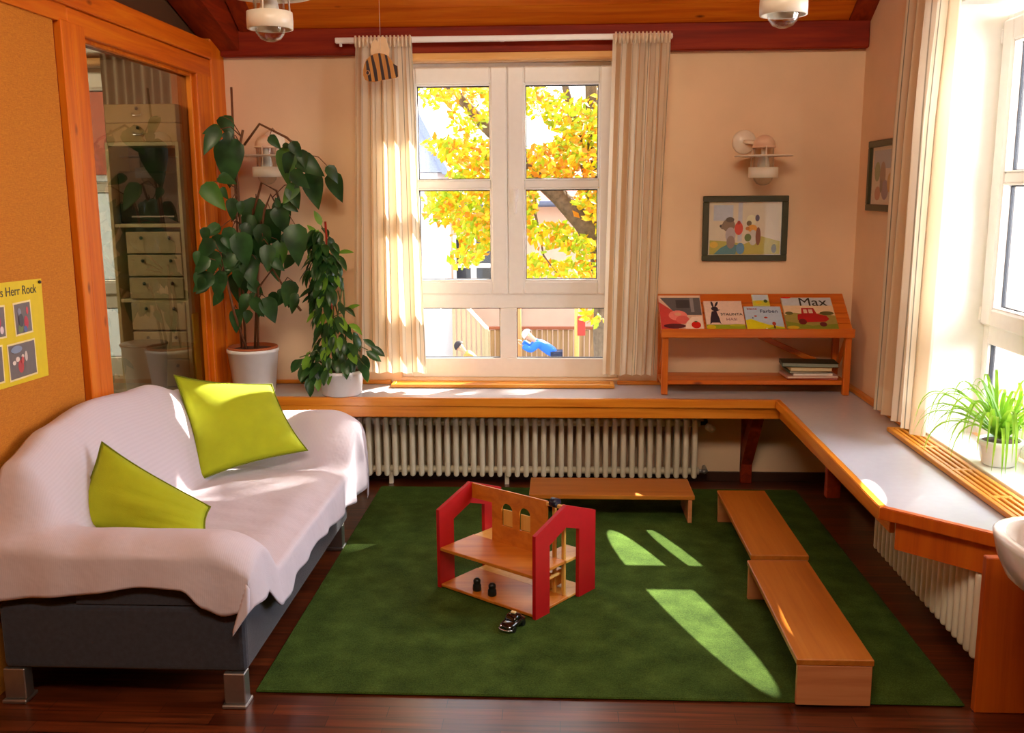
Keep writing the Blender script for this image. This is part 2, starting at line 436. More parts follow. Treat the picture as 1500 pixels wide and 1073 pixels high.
bm = bmesh.new()      # right wall with the window opening
T = 1.96
for (a, b) in ((4.115, YB), (-3.6, 2.90)): bx(bm, XR, T, a, b, 0, 5.0, bev=0)
for (a, b) in ((2.90, 4.115),):
    bx(bm, XR, T, a, b, 0, .555, bev=0); bx(bm, XR, T, a, b, 2.34, 5.0, bev=0)
struct('wall_right', bm, M_PLAST)
bm = bmesh.new()      # white window board and reveal lining of the right window
bx(bm, XR+.002, 1.76, 2.905, 4.112, .555, .575, bev=.003)
bx(bm, XR+.001, 1.78, 4.100, 4.1145, .575, 2.34, bev=0); bx(bm, XR+.001, 1.78, 2.9005, 2.914, .575, 2.34, bev=0)
bx(bm, XR+.001, 1.78, 2.914, 4.100, 2.326, 2.3395, bev=0)
struct('trim_1', bm, M_REVEAL)

bm = box(-1.96, 1.96, -3.8, -3.6, 0, 5.2, bev=0)      # rear wall behind the camera
struct('wall_rear', bm, M_PLAST)

bm = bmesh.new()      # boarded sloping ceiling, one board after another
slope = math.atan(.6); n = 22; w = .232
for i in range(n):
    y1 = 5.285 - i * (w * math.cos(slope)); y0 = y1 - (w - .003) * math.cos(slope)
    prism(bm, [(y0, ceil_z(y0)), (y1, ceil_z(y1)), (y1 + .012, ceil_z(y1) + .02), (y0 + .012, ceil_z(y0) + .02)], 0, -1.96, 1.96)
yt = 5.285 - n * w * math.cos(slope); zt = ceil_z(yt)
bx(bm, -1.96, 1.96, -3.8, yt + .02, zt, zt + .03, bev=0)
prism(bm, [(5.29, ceil_z(5.29) + .04), (yt, zt + .04), (yt, zt + .14), (5.29, ceil_z(5.29) + .14)], 0, -1.96, 1.96)
struct('ceiling', bm, W_CEIL)

# left wall: burlap panel, posts, rails, dark panel above
bm = bmesh.new(); bx(bm, -1.94, -1.822, -3.6, 3.512, 0, 2.222, bev=.002); struct('wall_left', bm, M_BURLAP)
bm = bmesh.new(); bx(bm, -1.94, -1.835, 3.51, 3.542, 0, 2.222, bev=0); struct('trim_2', bm, W_RAFT)
bm = bmesh.new(); bx(bm, -1.95, XL+.004, 3.540, 3.612, 0, 2.23, bev=.004); bx(bm, -1.95, XL+.001, 3.614, 3.722, 0, 2.23, bev=.004)
struct('trim_3', bm, W_TRIMZ)
bm = bmesh.new(); bx(bm, -1.95, XL-.004, 4.868, 5.052, 0, 2.225, bev=.004); bx(bm, -1.95, XL+.006, 5.054, 5.25, 0, 2.46, bev=.006)
struct('trim_4', bm, W_TRIMZ)
bm = bmesh.new(); bx(bm, -1.95, XL-.002, 3.60, 5.053, 2.195, 2.283, bev=.004); bx(bm, -1.95, XL+.012, -3.6, 5.053, 2.285, 2.373, bev=.005)
bx(bm, -1.95, XL-.004, -3.6, 3.60, 2.222, 2.285, bev=.002)
struct('trim_5', bm, W_TRIMY)
struct('trim_6', box(-1.94, -1.825, 3.70, 4.88, 0, .60, bev=.002), W_TRIMY)
struct('trim_7', box(-1.96, -1.87, -3.6, 5.25, 2.373, 5.2, bev=0), plain('dark brown upper wall', '#4a2c0e', .7))
# wall plate along the back wall, rafters down the two sides
struct('trim_8', box(XL+.006, XR-.0005, 5.195, 5.30, 2.318, 2.455, bev=.006), W_BEAM)
def slanted(x0, x1, y0, z0, y1, z1, h, m, name):
    bm = bmesh.new(); prism(bm, [(y0, z0), (y1, z1), (y1, z1 + h), (y0, z0 + h)], 0, x0, x1); struct(name, bm, m)
slanted(1.46, XR, 5.20, 2.447, 2.0, 2.447 + 3.2*.6, .12, W_RAFT, 'trim_9')
slanted(-1.86, -1.70, 5.20, 2.345, 3.0, 2.345 + 2.2*.30, .16, W_RAFT, 'trim_10')
slanted(-1.69, -1.60, 5.195, 2.44, 2.0, 2.44 + 3.195*.6, .12, W_RAFT, 'trim_15')
struct('trim_11', box(-.885, .30, 5.18, 5.262, 2.287, 2.319, bev=.003), W_LINT)
struct('baseboard_back', box(XL, XR, 5.232, 5.25, 0, .055, bev=.003), plain('dark skirting', '#3a1c0c', .5))
struct('baseboard_right', box(XR-.018, XR, 2.85, 5.23, 0, .055, bev=.003), MATS['dark skirting'])

# windows -----------------------------------------------------------
def window(name, tf, loc, n_open=True):
    """two glazed casements over two fixed panes; tf maps (u, depth into the room, z) to the world"""
    root = structroot(name, loc)
    def B(bm, u0, u1, d0, d1, z0, z1, bev=.004, mi=0):
        a = tf(u0, d0, z0); b = tf(u1, d1, z1)
        bx(bm, a[0], b[0], a[1], b[1], z0, z1, bev=bev, mi=mi)
    G = plain('black window gasket', '#26262c', .6)
    fr = bmesh.new()
    B(fr, -.03, .03, -.04, .022, .575, 2.285); B(fr, 1.13, 1.19, -.04, .022, .575, 2.285)
    B(fr, .03, 1.13, -.04, .022, .575, .684); B(fr, .03, 1.13, -.04, .022, 2.245, 2.285)
    B(fr, .03, 1.13, -.04, .022, .968, 1.06); B(fr, .528, .621, -.04, .0215, .684, .968); B(fr, .55, .605, -.04, .02, 1.06, 2.245)
    f = obj('window_frame', fr, [M_WHITE, G], root)
    for (u0, u1) in ((.03, .528), (.621, 1.13)):
        g = bmesh.new()
        for q in ((u0, u0+.004, .684, .968), (u1-.004, u1, .684, .968), (u0+.004, u1-.004, .684, .688), (u0+.004, u1-.004, .963, .968)): B(g, q[0], q[1], -.012, .006, q[2], q[3], bev=0)
        obj('gasket', g, G, f)
        p = bmesh.new(); B(p, u0, u1, -.004, .0, .684, .968, bev=0); obj('glass_pane', p, M_GLASS, f)
    for k, (s0, s1, g0, g1) in enumerate(((-.008, .575, .080, .487), (.5775, 1.16, .667, 1.073))):
        sb = bmesh.new()
        B(sb, s0, g0, -.02, .045, 1.047, 2.262, bev=.008); B(sb, g1, s1, -.02, .045, 1.047, 2.262, bev=.008)
        B(sb, g0, g1, -.02, .0445, 1.047, 1.12, bev=.008); B(sb, g0, g1, -.02, .0445, 2.175, 2.262, bev=.008)
        B(sb, g0, g1, -.02, .032, 1.624, 1.668, bev=.006)
        for (z0, z1) in ((1.12, 1.624), (1.668, 2.175)):    # inner glazing beads
            B(sb, g0, g0+.007, 0, .036, z0, z1, bev=.002); B(sb, g1-.007, g1, 0, .036, z0, z1, bev=.002)
            B(sb, g0, g1, 0, .036, z1-.007, z1, bev=.002); B(sb, g0, g1, 0, .036, z0, z0+.007, bev=.002)
        s = obj('casement', sb, M_WHITE, root)
        for (z0, z1) in ((1.12, 1.624), (1.668, 2.175)):
            g = bmesh.new()
            for q in ((g0+.007, g0+.011, z0, z1), (g1-.011, g1-.007, z0, z1), (g0+.007, g1-.007, z0+.007, z0+.011), (g0+.007, g1-.007, z1-.013, z1-.007)): B(g, q[0], q[1], -.012, .004, q[2], q[3], bev=0)
            obj('gasket', g, G, s)
            p = bmesh.new(); B(p, g0, g1, -.004, 0, z0, z1, bev=0); obj('glass_pane', p, M_GLASS, s)
        hg = bmesh.new()
        uh = s0 - .008 if k == 0 else s1 - .004
        for z in (1.09, 2.20): B(hg, uh, uh+.012, .02, .05, z-.03, z+.03, bev=.004)
        obj('hinge', hg, M_WHITE, s)
        if k == 1:
            h = bmesh.new(); B(h, .605, .635, .045, .056, 1.555, 1.625, bev=.005); B(h, .61, .63, .056, .078, 1.60, 1.618, bev=.004); B(h, .611, .629, .066, .08, 1.485, 1.618, bev=.006)
            obj('handle', h, plain('white handle', '#f4f4f6', .3), s)
    return root
window('window_1', lambda u, d, z: (-.87 + u, 5.345 - d, z), (-.29, 5.345, .575))
window('window_2', lambda u, d, z: (1.80 - d, 4.085 - u, z), (1.80, 3.5, .575))
# glazing of the left wall
r4 = structroot('window_3', (-1.86, 4.3, .6))
obj('glass_pane', box(-1.872, -1.866, 3.70, 4.88, .60, 2.20, bev=0), M_AGLASS, r4)
bm = bmesh.new()
for q in ((3.722, 3.738, .6, 2.196), (4.852, 4.868, .6, 2.196), (3.738, 4.852, .6, .616), (3.738, 4.852, 2.18, 2.196)): bx(bm, -1.866, -1.84, q[0], q[1], q[2], q[3], bev=.003)
obj('glazing_bead', bm, W_TRIMZ, r4)

# trims lying on the counter against the walls
bm = bmesh.new(); bx(bm, XL+.01, -.95, 5.228, 5.25, .551, .573, bev=.004); bx(bm, .31, XR-.02, 5.228, 5.25, .551, .573, bev=.004)
struct('trim_12', bm, W_EDGE)
struct('trim_13', box(1.532, XR, 4.21, 5.23, .551, .573, bev=.004), W_EDGEY)

# the room next door, seen through the glass
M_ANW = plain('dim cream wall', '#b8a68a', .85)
struct('floor_annex', box(-5.2, -1.96, 2.0, 5.56, -.2, 0, bev=0), plain('grey lino', '#6a6258', .4))
bm = bmesh.new()
bx(bm, -5.2, -3.40, YB, YB+.3, 0, 2.8, bev=0); bx(bm, -2.18, -1.96, YB, YB+.3, 0, 2.8, bev=0)
bx(bm, -3.40, -2.18, YB, YB+.3, 0, .575, bev=0); bx(bm, -3.40, -2.18, YB, YB+.3, 2.285, 2.8, bev=0)
struct('wall_annex_back', bm, M_ANW)
struct('wall_annex_left', box(-5.4, -5.2, 2.0, 5.56, 0, 2.8, bev=0), M_ANW)
struct('wall_annex_front', box(-5.4, -1.96, 1.8, 2.0, 0, 2.8, bev=0), M_ANW)
struct('ceiling_annex', box(-5.4, -1.96, 1.8, 5.56, 2.8, 2.9, bev=0), W_CEIL)
window('window_4', lambda u, d, z: (-3.37 + u, 5.345 - d, z), (-2.8, 5.345, .575))
struct('trim_14', box(-3.40, -2.18, 5.18, 5.262, 2.287, 2.319, bev=.003), W_LINT)

# ------------------------------------------------------------------ fitted counter under the windows
ct = thing('window_counter', 'long L shaped white counter with orange wood edge under both windows', 'counter', (0, 5.0, .55))
outer = [(XL+.008, 5.249), (XR-.001, 5.249), (XR-.001, 2.80), (1.40, 2.845), (1.072, 3.154), (1.094, 4.842), (XL+.008, 4.868)]
e = .028
inner = [(XL+.008, 5.249), (XR-.001, 5.249), (XR-.001, 2.80+e), (1.412, 2.872), (1.100, 3.167), (1.122, 4.870), (XL+.008, 4.896)]
bm = bmesh.new(); prism(bm, inner, 2, .512, .550); obj('worktop', bm, M_LAM, ct)
def strip(bm, a, b, ai, bi, z0, z1):
    v = [bm.verts.new((p[0], p[1], z)) for z in (z0, z1) for p in (a, b, bi, ai)]
    for q in ((0, 1, 2, 3), (7, 6, 5, 4), (0, 4, 5, 1), (1, 5, 6, 2), (2, 6, 7, 3), (3, 7, 4, 0)): bm.faces.new([v[i] for i in q])
for (i, j, m) in ((6, 5, W_EDGE), (5, 4, W_EDGEY), (4, 3, W_PANEL), (3, 2, W_PANEL)):
    bm = bmesh.new(); strip(bm, outer[i], outer[j], inner[i], inner[j], .508, .5515)
    bmesh.ops.recalc_face_normals(bm, faces=bm.faces[:])
    bmesh.ops.bevel(bm, geom=bm.edges[:], offset=.003, segments=2, affect='EDGES')
    obj('edge_strip', bm, m, ct)
obj('apron', box(XL+.01, 1.13, 4.868, 4.89, .447, .508, bev=.003), W_EDGE, ct)
obj('apron', box(1.122, 1.142, 3.19, 4.868, .447, .508, bev=.003), W_EDGEY, ct)
bm = bmesh.new(); d = Vector((.328, -.309, 0)).normalized(); nrm = Vector((.686, .728, 0)); a = Vector((1.128, 3.148, 0)); b = Vector((1.415, 2.866, 0))
strip(bm, a, b, a + nrm*.02, b + nrm*.02, .405, .508); obj('apron', bm, W_PANEL, ct)
# end panel towards the room, inclined bracket to the back wall
obj('end_panel', box(1.285, XR-.002, 2.812, 2.842, 0, .508, bev=.003), W_PANEL, ct)
bm = bmesh.new(); prism(bm, [(5.24, .06), (5.24, .20), (4.95, .50), (4.95, .42)], 0, 1.00, 1.06); obj('bracket', bm, W_RAFT, ct)
obj('support_post', box(1.00, 1.06, 5.20, 5.246, 0, .508, bev=.003), W_RAFT, ct)
obj('support_post', box(1.14, 1.20, 4.02, 4.06, .30, .508, bev=.003), W_RAFT, ct)

# slotted vent grilles let into the counter
def grille(name, label, x0, x1, y0, y1, along, nsl, m):
    t = thing(name, label, 'vent grille', ((x0+x1)/2, (y0+y1)/2, .551), None)
    bm = bmesh.new(); w = .022; z0, z1 = .5515, .570
    bx(bm, x0, x1, y0, y0+w, z0, z1, bev=.003); bx(bm, x0, x1, y1-w, y1, z0, z1, bev=.003)
    bx(bm, x0, x0+w, y0+w, y1-w, z0, z1, bev=.003); bx(bm, x1-w, x1, y0+w, y1-w, z0, z1, bev=.003)
    obj('rim', bm, m, t)
    obj('dark_slots', box(x0+w, x1-w, y0+w, y1-w, .5515, .5545, bev=0), plain('dark slot', '#1a0e06', .9), t)
    for k in range(nsl):
        f = (k + .5) / nsl
        if along == 1:
            xc = x0 + w + (x1-x0-2*w) * f; obj('slat', box(xc-.0085, xc+.0085, y0+w, y1-w, .5555, .568, bev=.003), m, t)
        else:
            yc = y0 + w + (y1-y0-2*w) * f; obj('slat', box(x0+w, x1-w, yc-.011, yc+.011, .5555, .568, bev=.003), m, t)
    if along == 1:
        for k in range(1, 4):
            yc = y0 + (y1-y0) * k/4; obj('cross_bar', box(x0+w, x1-w, yc-.012, yc+.012, .556, .5685, bev=.002), m, t)
    return t
grille('vent_grille', 'slotted wooden vent grille under the spider plant along the right window', 1.442, 1.562, 2.90, 4.215, 1, 3, W_TRAY)
grille('vent_grille', 'low wooden vent grille at the foot of the back window', -.935, .29, 5.125, 5.245, 0, 2, W_TRAYX)

# ------------------------------------------------------------------ radiators
def radiator(label, n, p0, step, fin, loc):
    t = thing('radiator', label, 'radiator', loc, None)
    src = None
    for k in range(n):
        if src is None:
            bm = fin(); src = obj('fin', bm, M_RAD, t)
            for f in src.data.polygons: f.use_smooth = True
        else:
            c = src.copy(); COL.objects.link(c); c.parent = t; c.location = Vector(step) * k
    return t
def fin_a():
    bm = bmesh.new(); bx(bm, .73-.0145, .73+.0145, 5.10, 5.20, .052, .388, bev=.0142, seg=3); return bm
ra = radiator('cream ribbed radiator under the back window counter', 41, None, (-.0485, 0, 0), fin_a, (-.25, 5.15, .05))
bm = bmesh.new()
for z in (.085, .355): tube(bm, [(.76, 5.15, z), (-1.24, 5.15, z)], .02, 10)
obj('header_pipe', bm, M_RAD, ra)
for x in (.45, -.30, -.95): obj('foot', box(x-.012, x+.012, 5.14, 5.16, .0, .07, bev=.002), M_RAD, ra)
bm = bmesh.new(); tube(bm, [(.745, 5.15, .355), (.79, 5.15, .355), (.80, 5.20, .355), (.80, 5.235, .355)], .011, 8); obj('valve_body', bm, M_DARKMET, ra, True)
bm = bmesh.new(); tube(bm, [(.80, 5.14, .34), (.82, 5.10, .333)], [.02, .02], 12); tube(bm, [(.82, 5.10, .333), (.822, 5.093, .331)], [.014, .008], 12); obj('thermostat_knob', bm, M_RAD, ra, True)
bm = bmesh.new(); tube(bm, [(.745, 5.15, .085), (.80, 5.15, .085), (.80, 5.235, .085)], .011, 8); tube(bm, [(.785, 5.15, .085), (.785, 5.10, .095)], .012, 8); obj('return_valve', bm, M_CHROME, ra, True)
def fin_b():
    bm = bmesh.new(); bx(bm, 1.325, 1.425, 2.92-.0145, 2.92+.0145, .105, .402, bev=.0142, seg=3); return bm
rb = radiator('cream ribbed radiator under the right window counter', 22, None, (0, .0485, 0), fin_b, (1.375, 3.45, .1))
bm = bmesh.new()
for z in (.14, .365): tube(bm, [(1.375, 2.895, z), (1.375, 3.965, z)], .02, 10)
obj('header_pipe', bm, M_RAD, rb)
for y in (3.1, 3.8): obj('wall_bracket', box(1.36, XR-.001, y-.012, y+.012, .20, .22, bev=.002), M_DARKMET, rb)

# ------------------------------------------------------------------ rug, benches
rug = obj('rug', box(-.994, 1.272, 2.845, 5.062, .0005, .010, bev=.004), M_RUG); tag(rug, 'large dark green felt rug on the parquet in the middle of the room', 'rug')
Z0 = .0105
def bench(label, x0, x1, y0, y1, h, along, m, endm):
    t = thing('bench', label, 'bench', ((x0+x1)/2, (y0+y1)/2, Z0), 'low wooden benches on the green rug')
    th = .022
    obj('seat', box(x0, x1, y0, y1, h-th, h, bev=.003), m, t)
    if along == 1:
        obj('end_panel', box(x0+.004, x1-.004, y0+.002, y0+.022, Z0, h-th, bev=.002), endm, t)
        obj('end_panel', box(x0+.004, x1-.004, y1-.022, y1-.002, Z0, h-th, bev=.002), endm, t)
        obj('stretcher', box((x0+x1)/2-.01, (x0+x1)/2+.01, y0+.022, y1-.022, h-th-.045, h-th, bev=.002), m, t)
    else:
        obj('end_panel', box(x0+.012, x0+.032, y0+.004, y1-.004, Z0, h-th, bev=.002), endm, t)
        obj('end_panel', box(x1-.032, x1-.012, y0+.004, y1-.004, Z0, h-th, bev=.002), endm, t)
        obj('stretcher', box(x0+.032, x1-.032, (y0+y1)/2-.01, (y0+y1)/2+.01, h-th-.045, h-th, bev=.002), m, t)
    return t
W_BENCHZ = wood('bench wood lit end', '#b87044', '#c88252', '#d29466', 0, rough=.4, knots=False)  # bench wood again, paler and pinker: light on the ends put into the colour
bench('low wooden bench nearest the camera, at the front edge of the rug', .736, .974, 2.818, 3.638, .167, 1, W_BENCHY, W_BENCHZ)
bench('low wooden bench behind the nearest one, beside the right counter', .762, .992, 3.692, 4.545, .167, 1, W_BENCHY, W_BENCHZ)
bench('low wooden bench standing across in front of the radiator', -.155, .650, 4.50, 4.79, .150, 0, W_BENCHX, W_BENCHZ)

# ------------------------------------------------------------------ sofa
def interp(tab, x):
    if x <= tab[0][0]: return tab[0][1]
    for (a, va), (b, vb) in zip(tab, tab[1:]):
        if x <= b:
            s = (x - a) / (b - a); s = s * s * (3 - 2 * s); return va + (vb - va) * s
    return tab[-1][1]
ZB = [(2.70, .50), (2.77, .53), (2.89, .775), (3.10, .832), (3.38, .858), (3.84, .822), (4.20, .735), (4.42, .62), (4.60, .57)]
def smax(vals, k=.016):
    m = max(vals); return m + k * math.log(sum(math.exp((v - m) / k) for v in vals)) - k * .2
X0, X1, Y0, Y1 = -1.795, -.962, 2.752, 4.53
def Hs(x, y):
    zb = interp(ZB, y)
    fr = max(0, (x + 1.09) / .13)
    seat = .375 + .018 * math.sin(max(0, min(1, (y - 3.05) / 1.1)) * PI) - .062 * fr ** 2
    if x < -1.73: back = zb - .02 * ((-1.73 - x) / .065) ** 2
    else:
        s = min(1, (x + 1.73) / .20); back = .36 + (zb - .36) * (1 - s ** 1.6)
    def arm(yc, top, sgn, hw_in):
        d = (y - yc) * sgn          # positive towards the seat
        if d < 0: z = top - .045 * min(1.3, (-d / .10)) ** 2.5
        else:
            s = min(1, d / hw_in); z = .33 + (top - .33) * (1 - s ** 2.2)
        return z - .06 * max(0, (x + 1.10) / .14) ** 2
    n = arm(2.85, .555 + .02 * max(0, (-1.5 - x) / .3), 1, .22); f = arm(4.40, .59, -1, .28)
    return smax([seat, back, n, f])
sofa = thing('sofa', 'charcoal blue two seat sofa along the orange pin wall, covered by a white throw', 'sofa', (-1.39, 3.5, 0))
obj('base', box(X0+.015, -.988, 2.764, 4.215, .112, .335, bev=.02, seg=3), M_SOFA, sofa)
def under(name, x0, x1, y0, y1, zlow, drop, nx=24, ny=64):
    """upholstery block whose top follows the shape below the throw"""
    bm = bmesh.new(); top = []; bot = []
    for i in range(nx + 1):
        x = x0 + (x1 - x0) * i / nx
        top.append([bm.verts.new((x, y0 + (y1-y0)*j/ny, max(zlow + .01, Hs(x, y0 + (y1-y0)*j/ny) - drop))) for j in range(ny + 1)])
        bot.append([bm.verts.new((x, y0 + (y1-y0)*j/ny, zlow)) for j in range(ny + 1)])
    for i in range(nx):
        for j in range(ny):
            bm.faces.new((top[i][j], top[i+1][j], top[i+1][j+1], top[i][j+1])).smooth = True
            bm.faces.new((bot[i][j], bot[i][j+1], bot[i+1][j+1], bot[i+1][j]))
    for i in range(nx):
        bm.faces.new((top[i][0], bot[i][0], bot[i+1][0], top[i+1][0])); bm.faces.new((top[i][ny], top[i+1][ny], bot[i+1][ny], bot[i][ny]))
    for j in range(ny):
        bm.faces.new((top[0][j], top[0][j+1], bot[0][j+1], bot[0][j])); bm.faces.new((top[nx][j], bot[nx][j], bot[nx][j+1], top[nx][j+1]))
    return obj(name, bm, M_SOFA, sofa)
under('seat_cushion', -1.52, -.99, 3.13, 4.12, .336, .022)
under('backrest', X0+.005, -1.525, 2.90, 4.49, .336, .035)
under('arm', -1.524, -.99, 2.768, 3.128, .336, .022)
under('arm', -1.524, -.99, 4.122, 4.50, .300, .022)
def leg(x0, x1, y0):
    bm = bmesh.new(); bx(bm, x0+.006, x1-.004, y0+.012, y0+.06, .012, .115, bev=.003); bx(bm, x0, x1, y0, y0+.075, 0, .013, bev=.003)
    obj('leg', bm, M_CHROME, sofa)
leg(-1.068, -.99, 2.74); leg(-1.786, -1.706, 2.745); leg(-1.068, -.99, 4.11); leg(-1.786, -1.706, 4.11)

# the throw: one cloth over back, seat and arms with hanging hems
bm = bmesh.new(); uvl = bm.loops.layers.uv.new('cloth')
NY, NX, NO = 84, 56, 12
def hem_near(x): return max(.02, Hs(x, Y0) - interp([(-1.80, .350), (-1.52, .372), (-1.30, .402), (-1.17, .398), (-1.10, .335), (-1.05, .31), (-.96, .335)], x))
def hem_far(x): return max(.02, Hs(x, Y1) - interp([(-1.80, .50), (-1.2, .40), (-1.05, .27), (-.96, .24)], x))
def hem_front(y): return max(.015, Hs(X1, y) - interp([(2.70, .345), (2.88, .335), (3.00, .235), (3.14, .215), (3.22, .255), (3.5, .262), (4.0, .225), (4.25, .20), (4.6, .25)], y))
js = [('n', (NO - k) / NO) for k in range(NO)] + [('m', k / NY) for k in range(NY + 1)] + [('f', (k + 1) / NO) for k in range(NO)]
is_ = [('m', k / NX) for k in range(NX + 1)] + [('o', (k + 1) / NO) for k in range(NO)]
grid = []; UV = []
for (ti, fi) in is_:
    row = []; ur = []
    for (tj, fj) in js:
        x = X0 + (X1 - X0) * fi if ti == 'm' else X1
        y = Y0 + (Y1 - Y0) * fj if tj == 'm' else (Y0 if tj == 'n' else Y1)
        dx = fi * hem_front(y) if ti == 'o' else 0
        dy = 0
        if tj == 'n': dy = fj * hem_near(x)
        if tj == 'f': dy = fj * hem_far(x)
        z = Hs(x, y) - (dx + dy)
        px_, py_ = x, y
        f1 = noise.noise(Vector((x * 9, y * 3, 3.1))); f2 = noise.noise(Vector((y * 8, 1.7, 0)))
        if dy: py_ += (-1 if tj == 'n' else 1) * (.006 + .10 * dy * (.6 + .9 * f1 + .35 * math.sin(x * 31)))
        if dx: px_ += .006 + .16 * dx * (.5 + .8 * f2 + .3 * math.sin(y * 23))
        if dx and dy:
            m = min(dx, dy); px_ -= .60 * m if tj == 'n' else .1 * m; py_ += -.10 * m if tj == 'n' else .12 * m
            z += .25 * m
        if not dx and not dy:      # slack wrinkles on seat and arms
            z += .004 * noise.noise(Vector((x * 7, y * 4, .5))) + .003 * noise.noise(Vector((x * 4 + y * 14, y * 5, 9.5)))
            if -1.35 < x < -1.0 and 3.15 < y < 4.0:
                z += .006 * math.sin((x * .9 + y) * 24 + 2 * noise.noise(Vector((x*3, y*3, 4)))) * max(0, noise.noise(Vector((x * 5, y * 4, 2.2))))
            if y < 3.0: z += .004 * math.sin(x * 26 + 3 * noise.noise(Vector((x*2, y*6, 8)))) * (3.0 - y) / .25
        row.append(bm.verts.new((px_, py_, z))); ur.append((x + dx, y + (-dy if tj == 'n' else dy)))
    grid.append(row); UV.append(ur)
for i in range(len(grid) - 1):
    for j in range(len(js) - 1):
        f = bm.faces.new((grid[i][j], grid[i+1][j], grid[i+1][j+1], grid[i][j+1])); f.smooth = True
        for l, (a, b) in zip(f.loops, ((i, j), (i+1, j), (i+1, j+1), (i, j+1))): l[uvl].uv = UV[a][b]
th = obj('throw_blanket', bm, M_THROW, None)
sm = th.modifiers.new('smooth', 'SMOOTH'); sm.factor = .5; sm.iterations = 2
so = th.modifiers.new('cloth', 'SOLIDIFY'); so.thickness = .005; so.offset = -1
tag(th, 'white ribbed cotton throw spread over the sofa, hanging down at its corner', 'throw')

def pillow(label, A, B, Cc, D, th, n=20):
    """square cushion through four corners A-B-C-D, plump in the middle and pinched at the corners"""
    A, B, Cc, D = map(Vector, (A, B, Cc, D))
    nm = ((B - A).cross(D - A)).normalized(); c = (A + B + Cc + D) / 4
    t = thing('cushion', label, 'cushion', (c.x, c.y, min(p.z for p in (A, B, Cc, D))), 'lime green cushions on the sofa')
    bm = bmesh.new(); G = {}
    for s in (1, -1):
        for i in range(n + 1):
            for j in range(n + 1):
                u, v = i / n, j / n
                if s == -1 and (i in (0, n) or j in (0, n)): G[s, i, j] = G[1, i, j]; continue
                uu, vv = 2*u - 1, 2*v - 1
                pull = .035 * ((1 - vv*vv) * uu + 0)        # sides drawn in between the corners
                pu = u - .045 * (1 - vv*vv) * uu; pv = v - .045 * (1 - uu*uu) * vv
                p = A*(1-pu)*(1-pv) + B*pu*(1-pv) + Cc*pu*pv + D*(1-pu)*pv
                h = ((1 - uu*uu) * (1 - vv*vv)) ** .55
                wr = .05 * noise.noise(Vector((u*6, v*6, th*50 + s))) + .03 * math.sin(14*u + 5*v) * (1 - abs(vv))
                crease = .010 * noise.noise(Vector((u*9 - v*2, v*1.6, th*30))) * h * (.3 + .9 * v)
                G[s, i, j] = bm.verts.new(p + nm * (s * th/2 * h * (1 + wr) + crease))
    for s in (1, -1):
        for i in range(n):
            for j in range(n):
                q = [G[s, i, j], G[s, i+1, j], G[s, i+1, j+1], G[s, i, j+1]]
                f = bm.faces.new(q if s == 1 else q[::-1]); f.smooth = True
    edge = [G[1, i, 0].co.copy() for i in range(n)] + [G[1, n, j].co.copy() for j in range(n)] + [G[1, n-i, n].co.copy() for i in range(n)] + [G[1, 0, n-j].co.copy() for j in range(n)]
    obj('cover', bm, M_LIME, t)
    bm = bmesh.new(); tube(bm, edge + [edge[0]], .0035, 6, cap=False); obj('piping', bm, M_PIPE, t)
    return t
pillow('lime green cushion leaning in the near corner of the sofa', (-1.69, 3.02, .495), (-1.60, 3.17, .755), (-1.225, 3.16, .525), (-1.185, 3.03, .44), .12)
pillow('lime green cushion leaning in the far sunlit corner of the sofa', (-1.56, 3.90, .39), (-1.715, 4.10, .815), (-1.34, 4.30, .735), (-1.13, 4.10, .475), .13)

# ------------------------------------------------------------------ toy house on the rug
hp = Vector((-.093, 3.397, Z0)); eE = Vector((.605, .796, 0)).normalized(); gE = Vector((-.806, .592, 0)).normalized()
toy = thing('toy_house', 'open wooden toy house with red gable ends on the green rug', 'toy house', (-.18, 3.70, Z0))
HM = Matrix(((gE.x, eE.x, 0, hp.x), (gE.y, eE.y, 0, hp.y), (0, 0, 1, hp.z), (0, 0, 0, 1)))   # local: g along the front, e into depth, z up
def hb(name, boxes, m, par=None):
    bm = bmesh.new()
    for b in boxes: bx(bm, *b, bev=.002)
    bmesh.ops.transform(bm, matrix=HM, verts=bm.verts[:]); return obj(name, bm, m, par or toy)
go = [(0, 0), (0, .33), (.192, .404), (.385, .335), (.385, 0)]; gi = [(.085, 0), (.085, .272), (.187, .315), (.275, .286), (.275, 0)]
for g0, g1 in ((0, .016), (.494, .51)):
    bm = bmesh.new(); P_ = go + gi[::-1]
    A = [bm.verts.new((g0, p[0], p[1])) for p in P_]; B = [bm.verts.new((g1, p[0], p[1])) for p in P_]
    nn = len(P_)
    for i in range(nn): bm.faces.new((A[i], A[(i+1) % nn], B[(i+1) % nn], B[i]))
    for V_ in (A, B):      # legs and gable as separate quads
        for q in ((0, 1, 8, 9), (1, 2, 7, 8), (2, 3, 6, 7), (3, 4, 5, 6)): bm.faces.new([V_[k] for k in q])
    bmesh.ops.transform(bm, matrix=HM, verts=bm.verts[:]); obj('gable_end', bm, M_RED, toy)
hb('ground_floor', [(.016, .494, .004, .225, .004, .016)], W_TOY)
hb('upper_floor', [(.016, .494, .002, .205, .158, .172)], W_TOY)
hb('back_floor', [(.0165, .494, .226, .36, .004, .014)], W_TOYL)
hb('back_shelf', [(.0165, .13, .214, .36, .155, .167)], W_TOYL)
hb('balcony', [(.40, .4935, .206, .345, .158, .170)], W_TOYL)
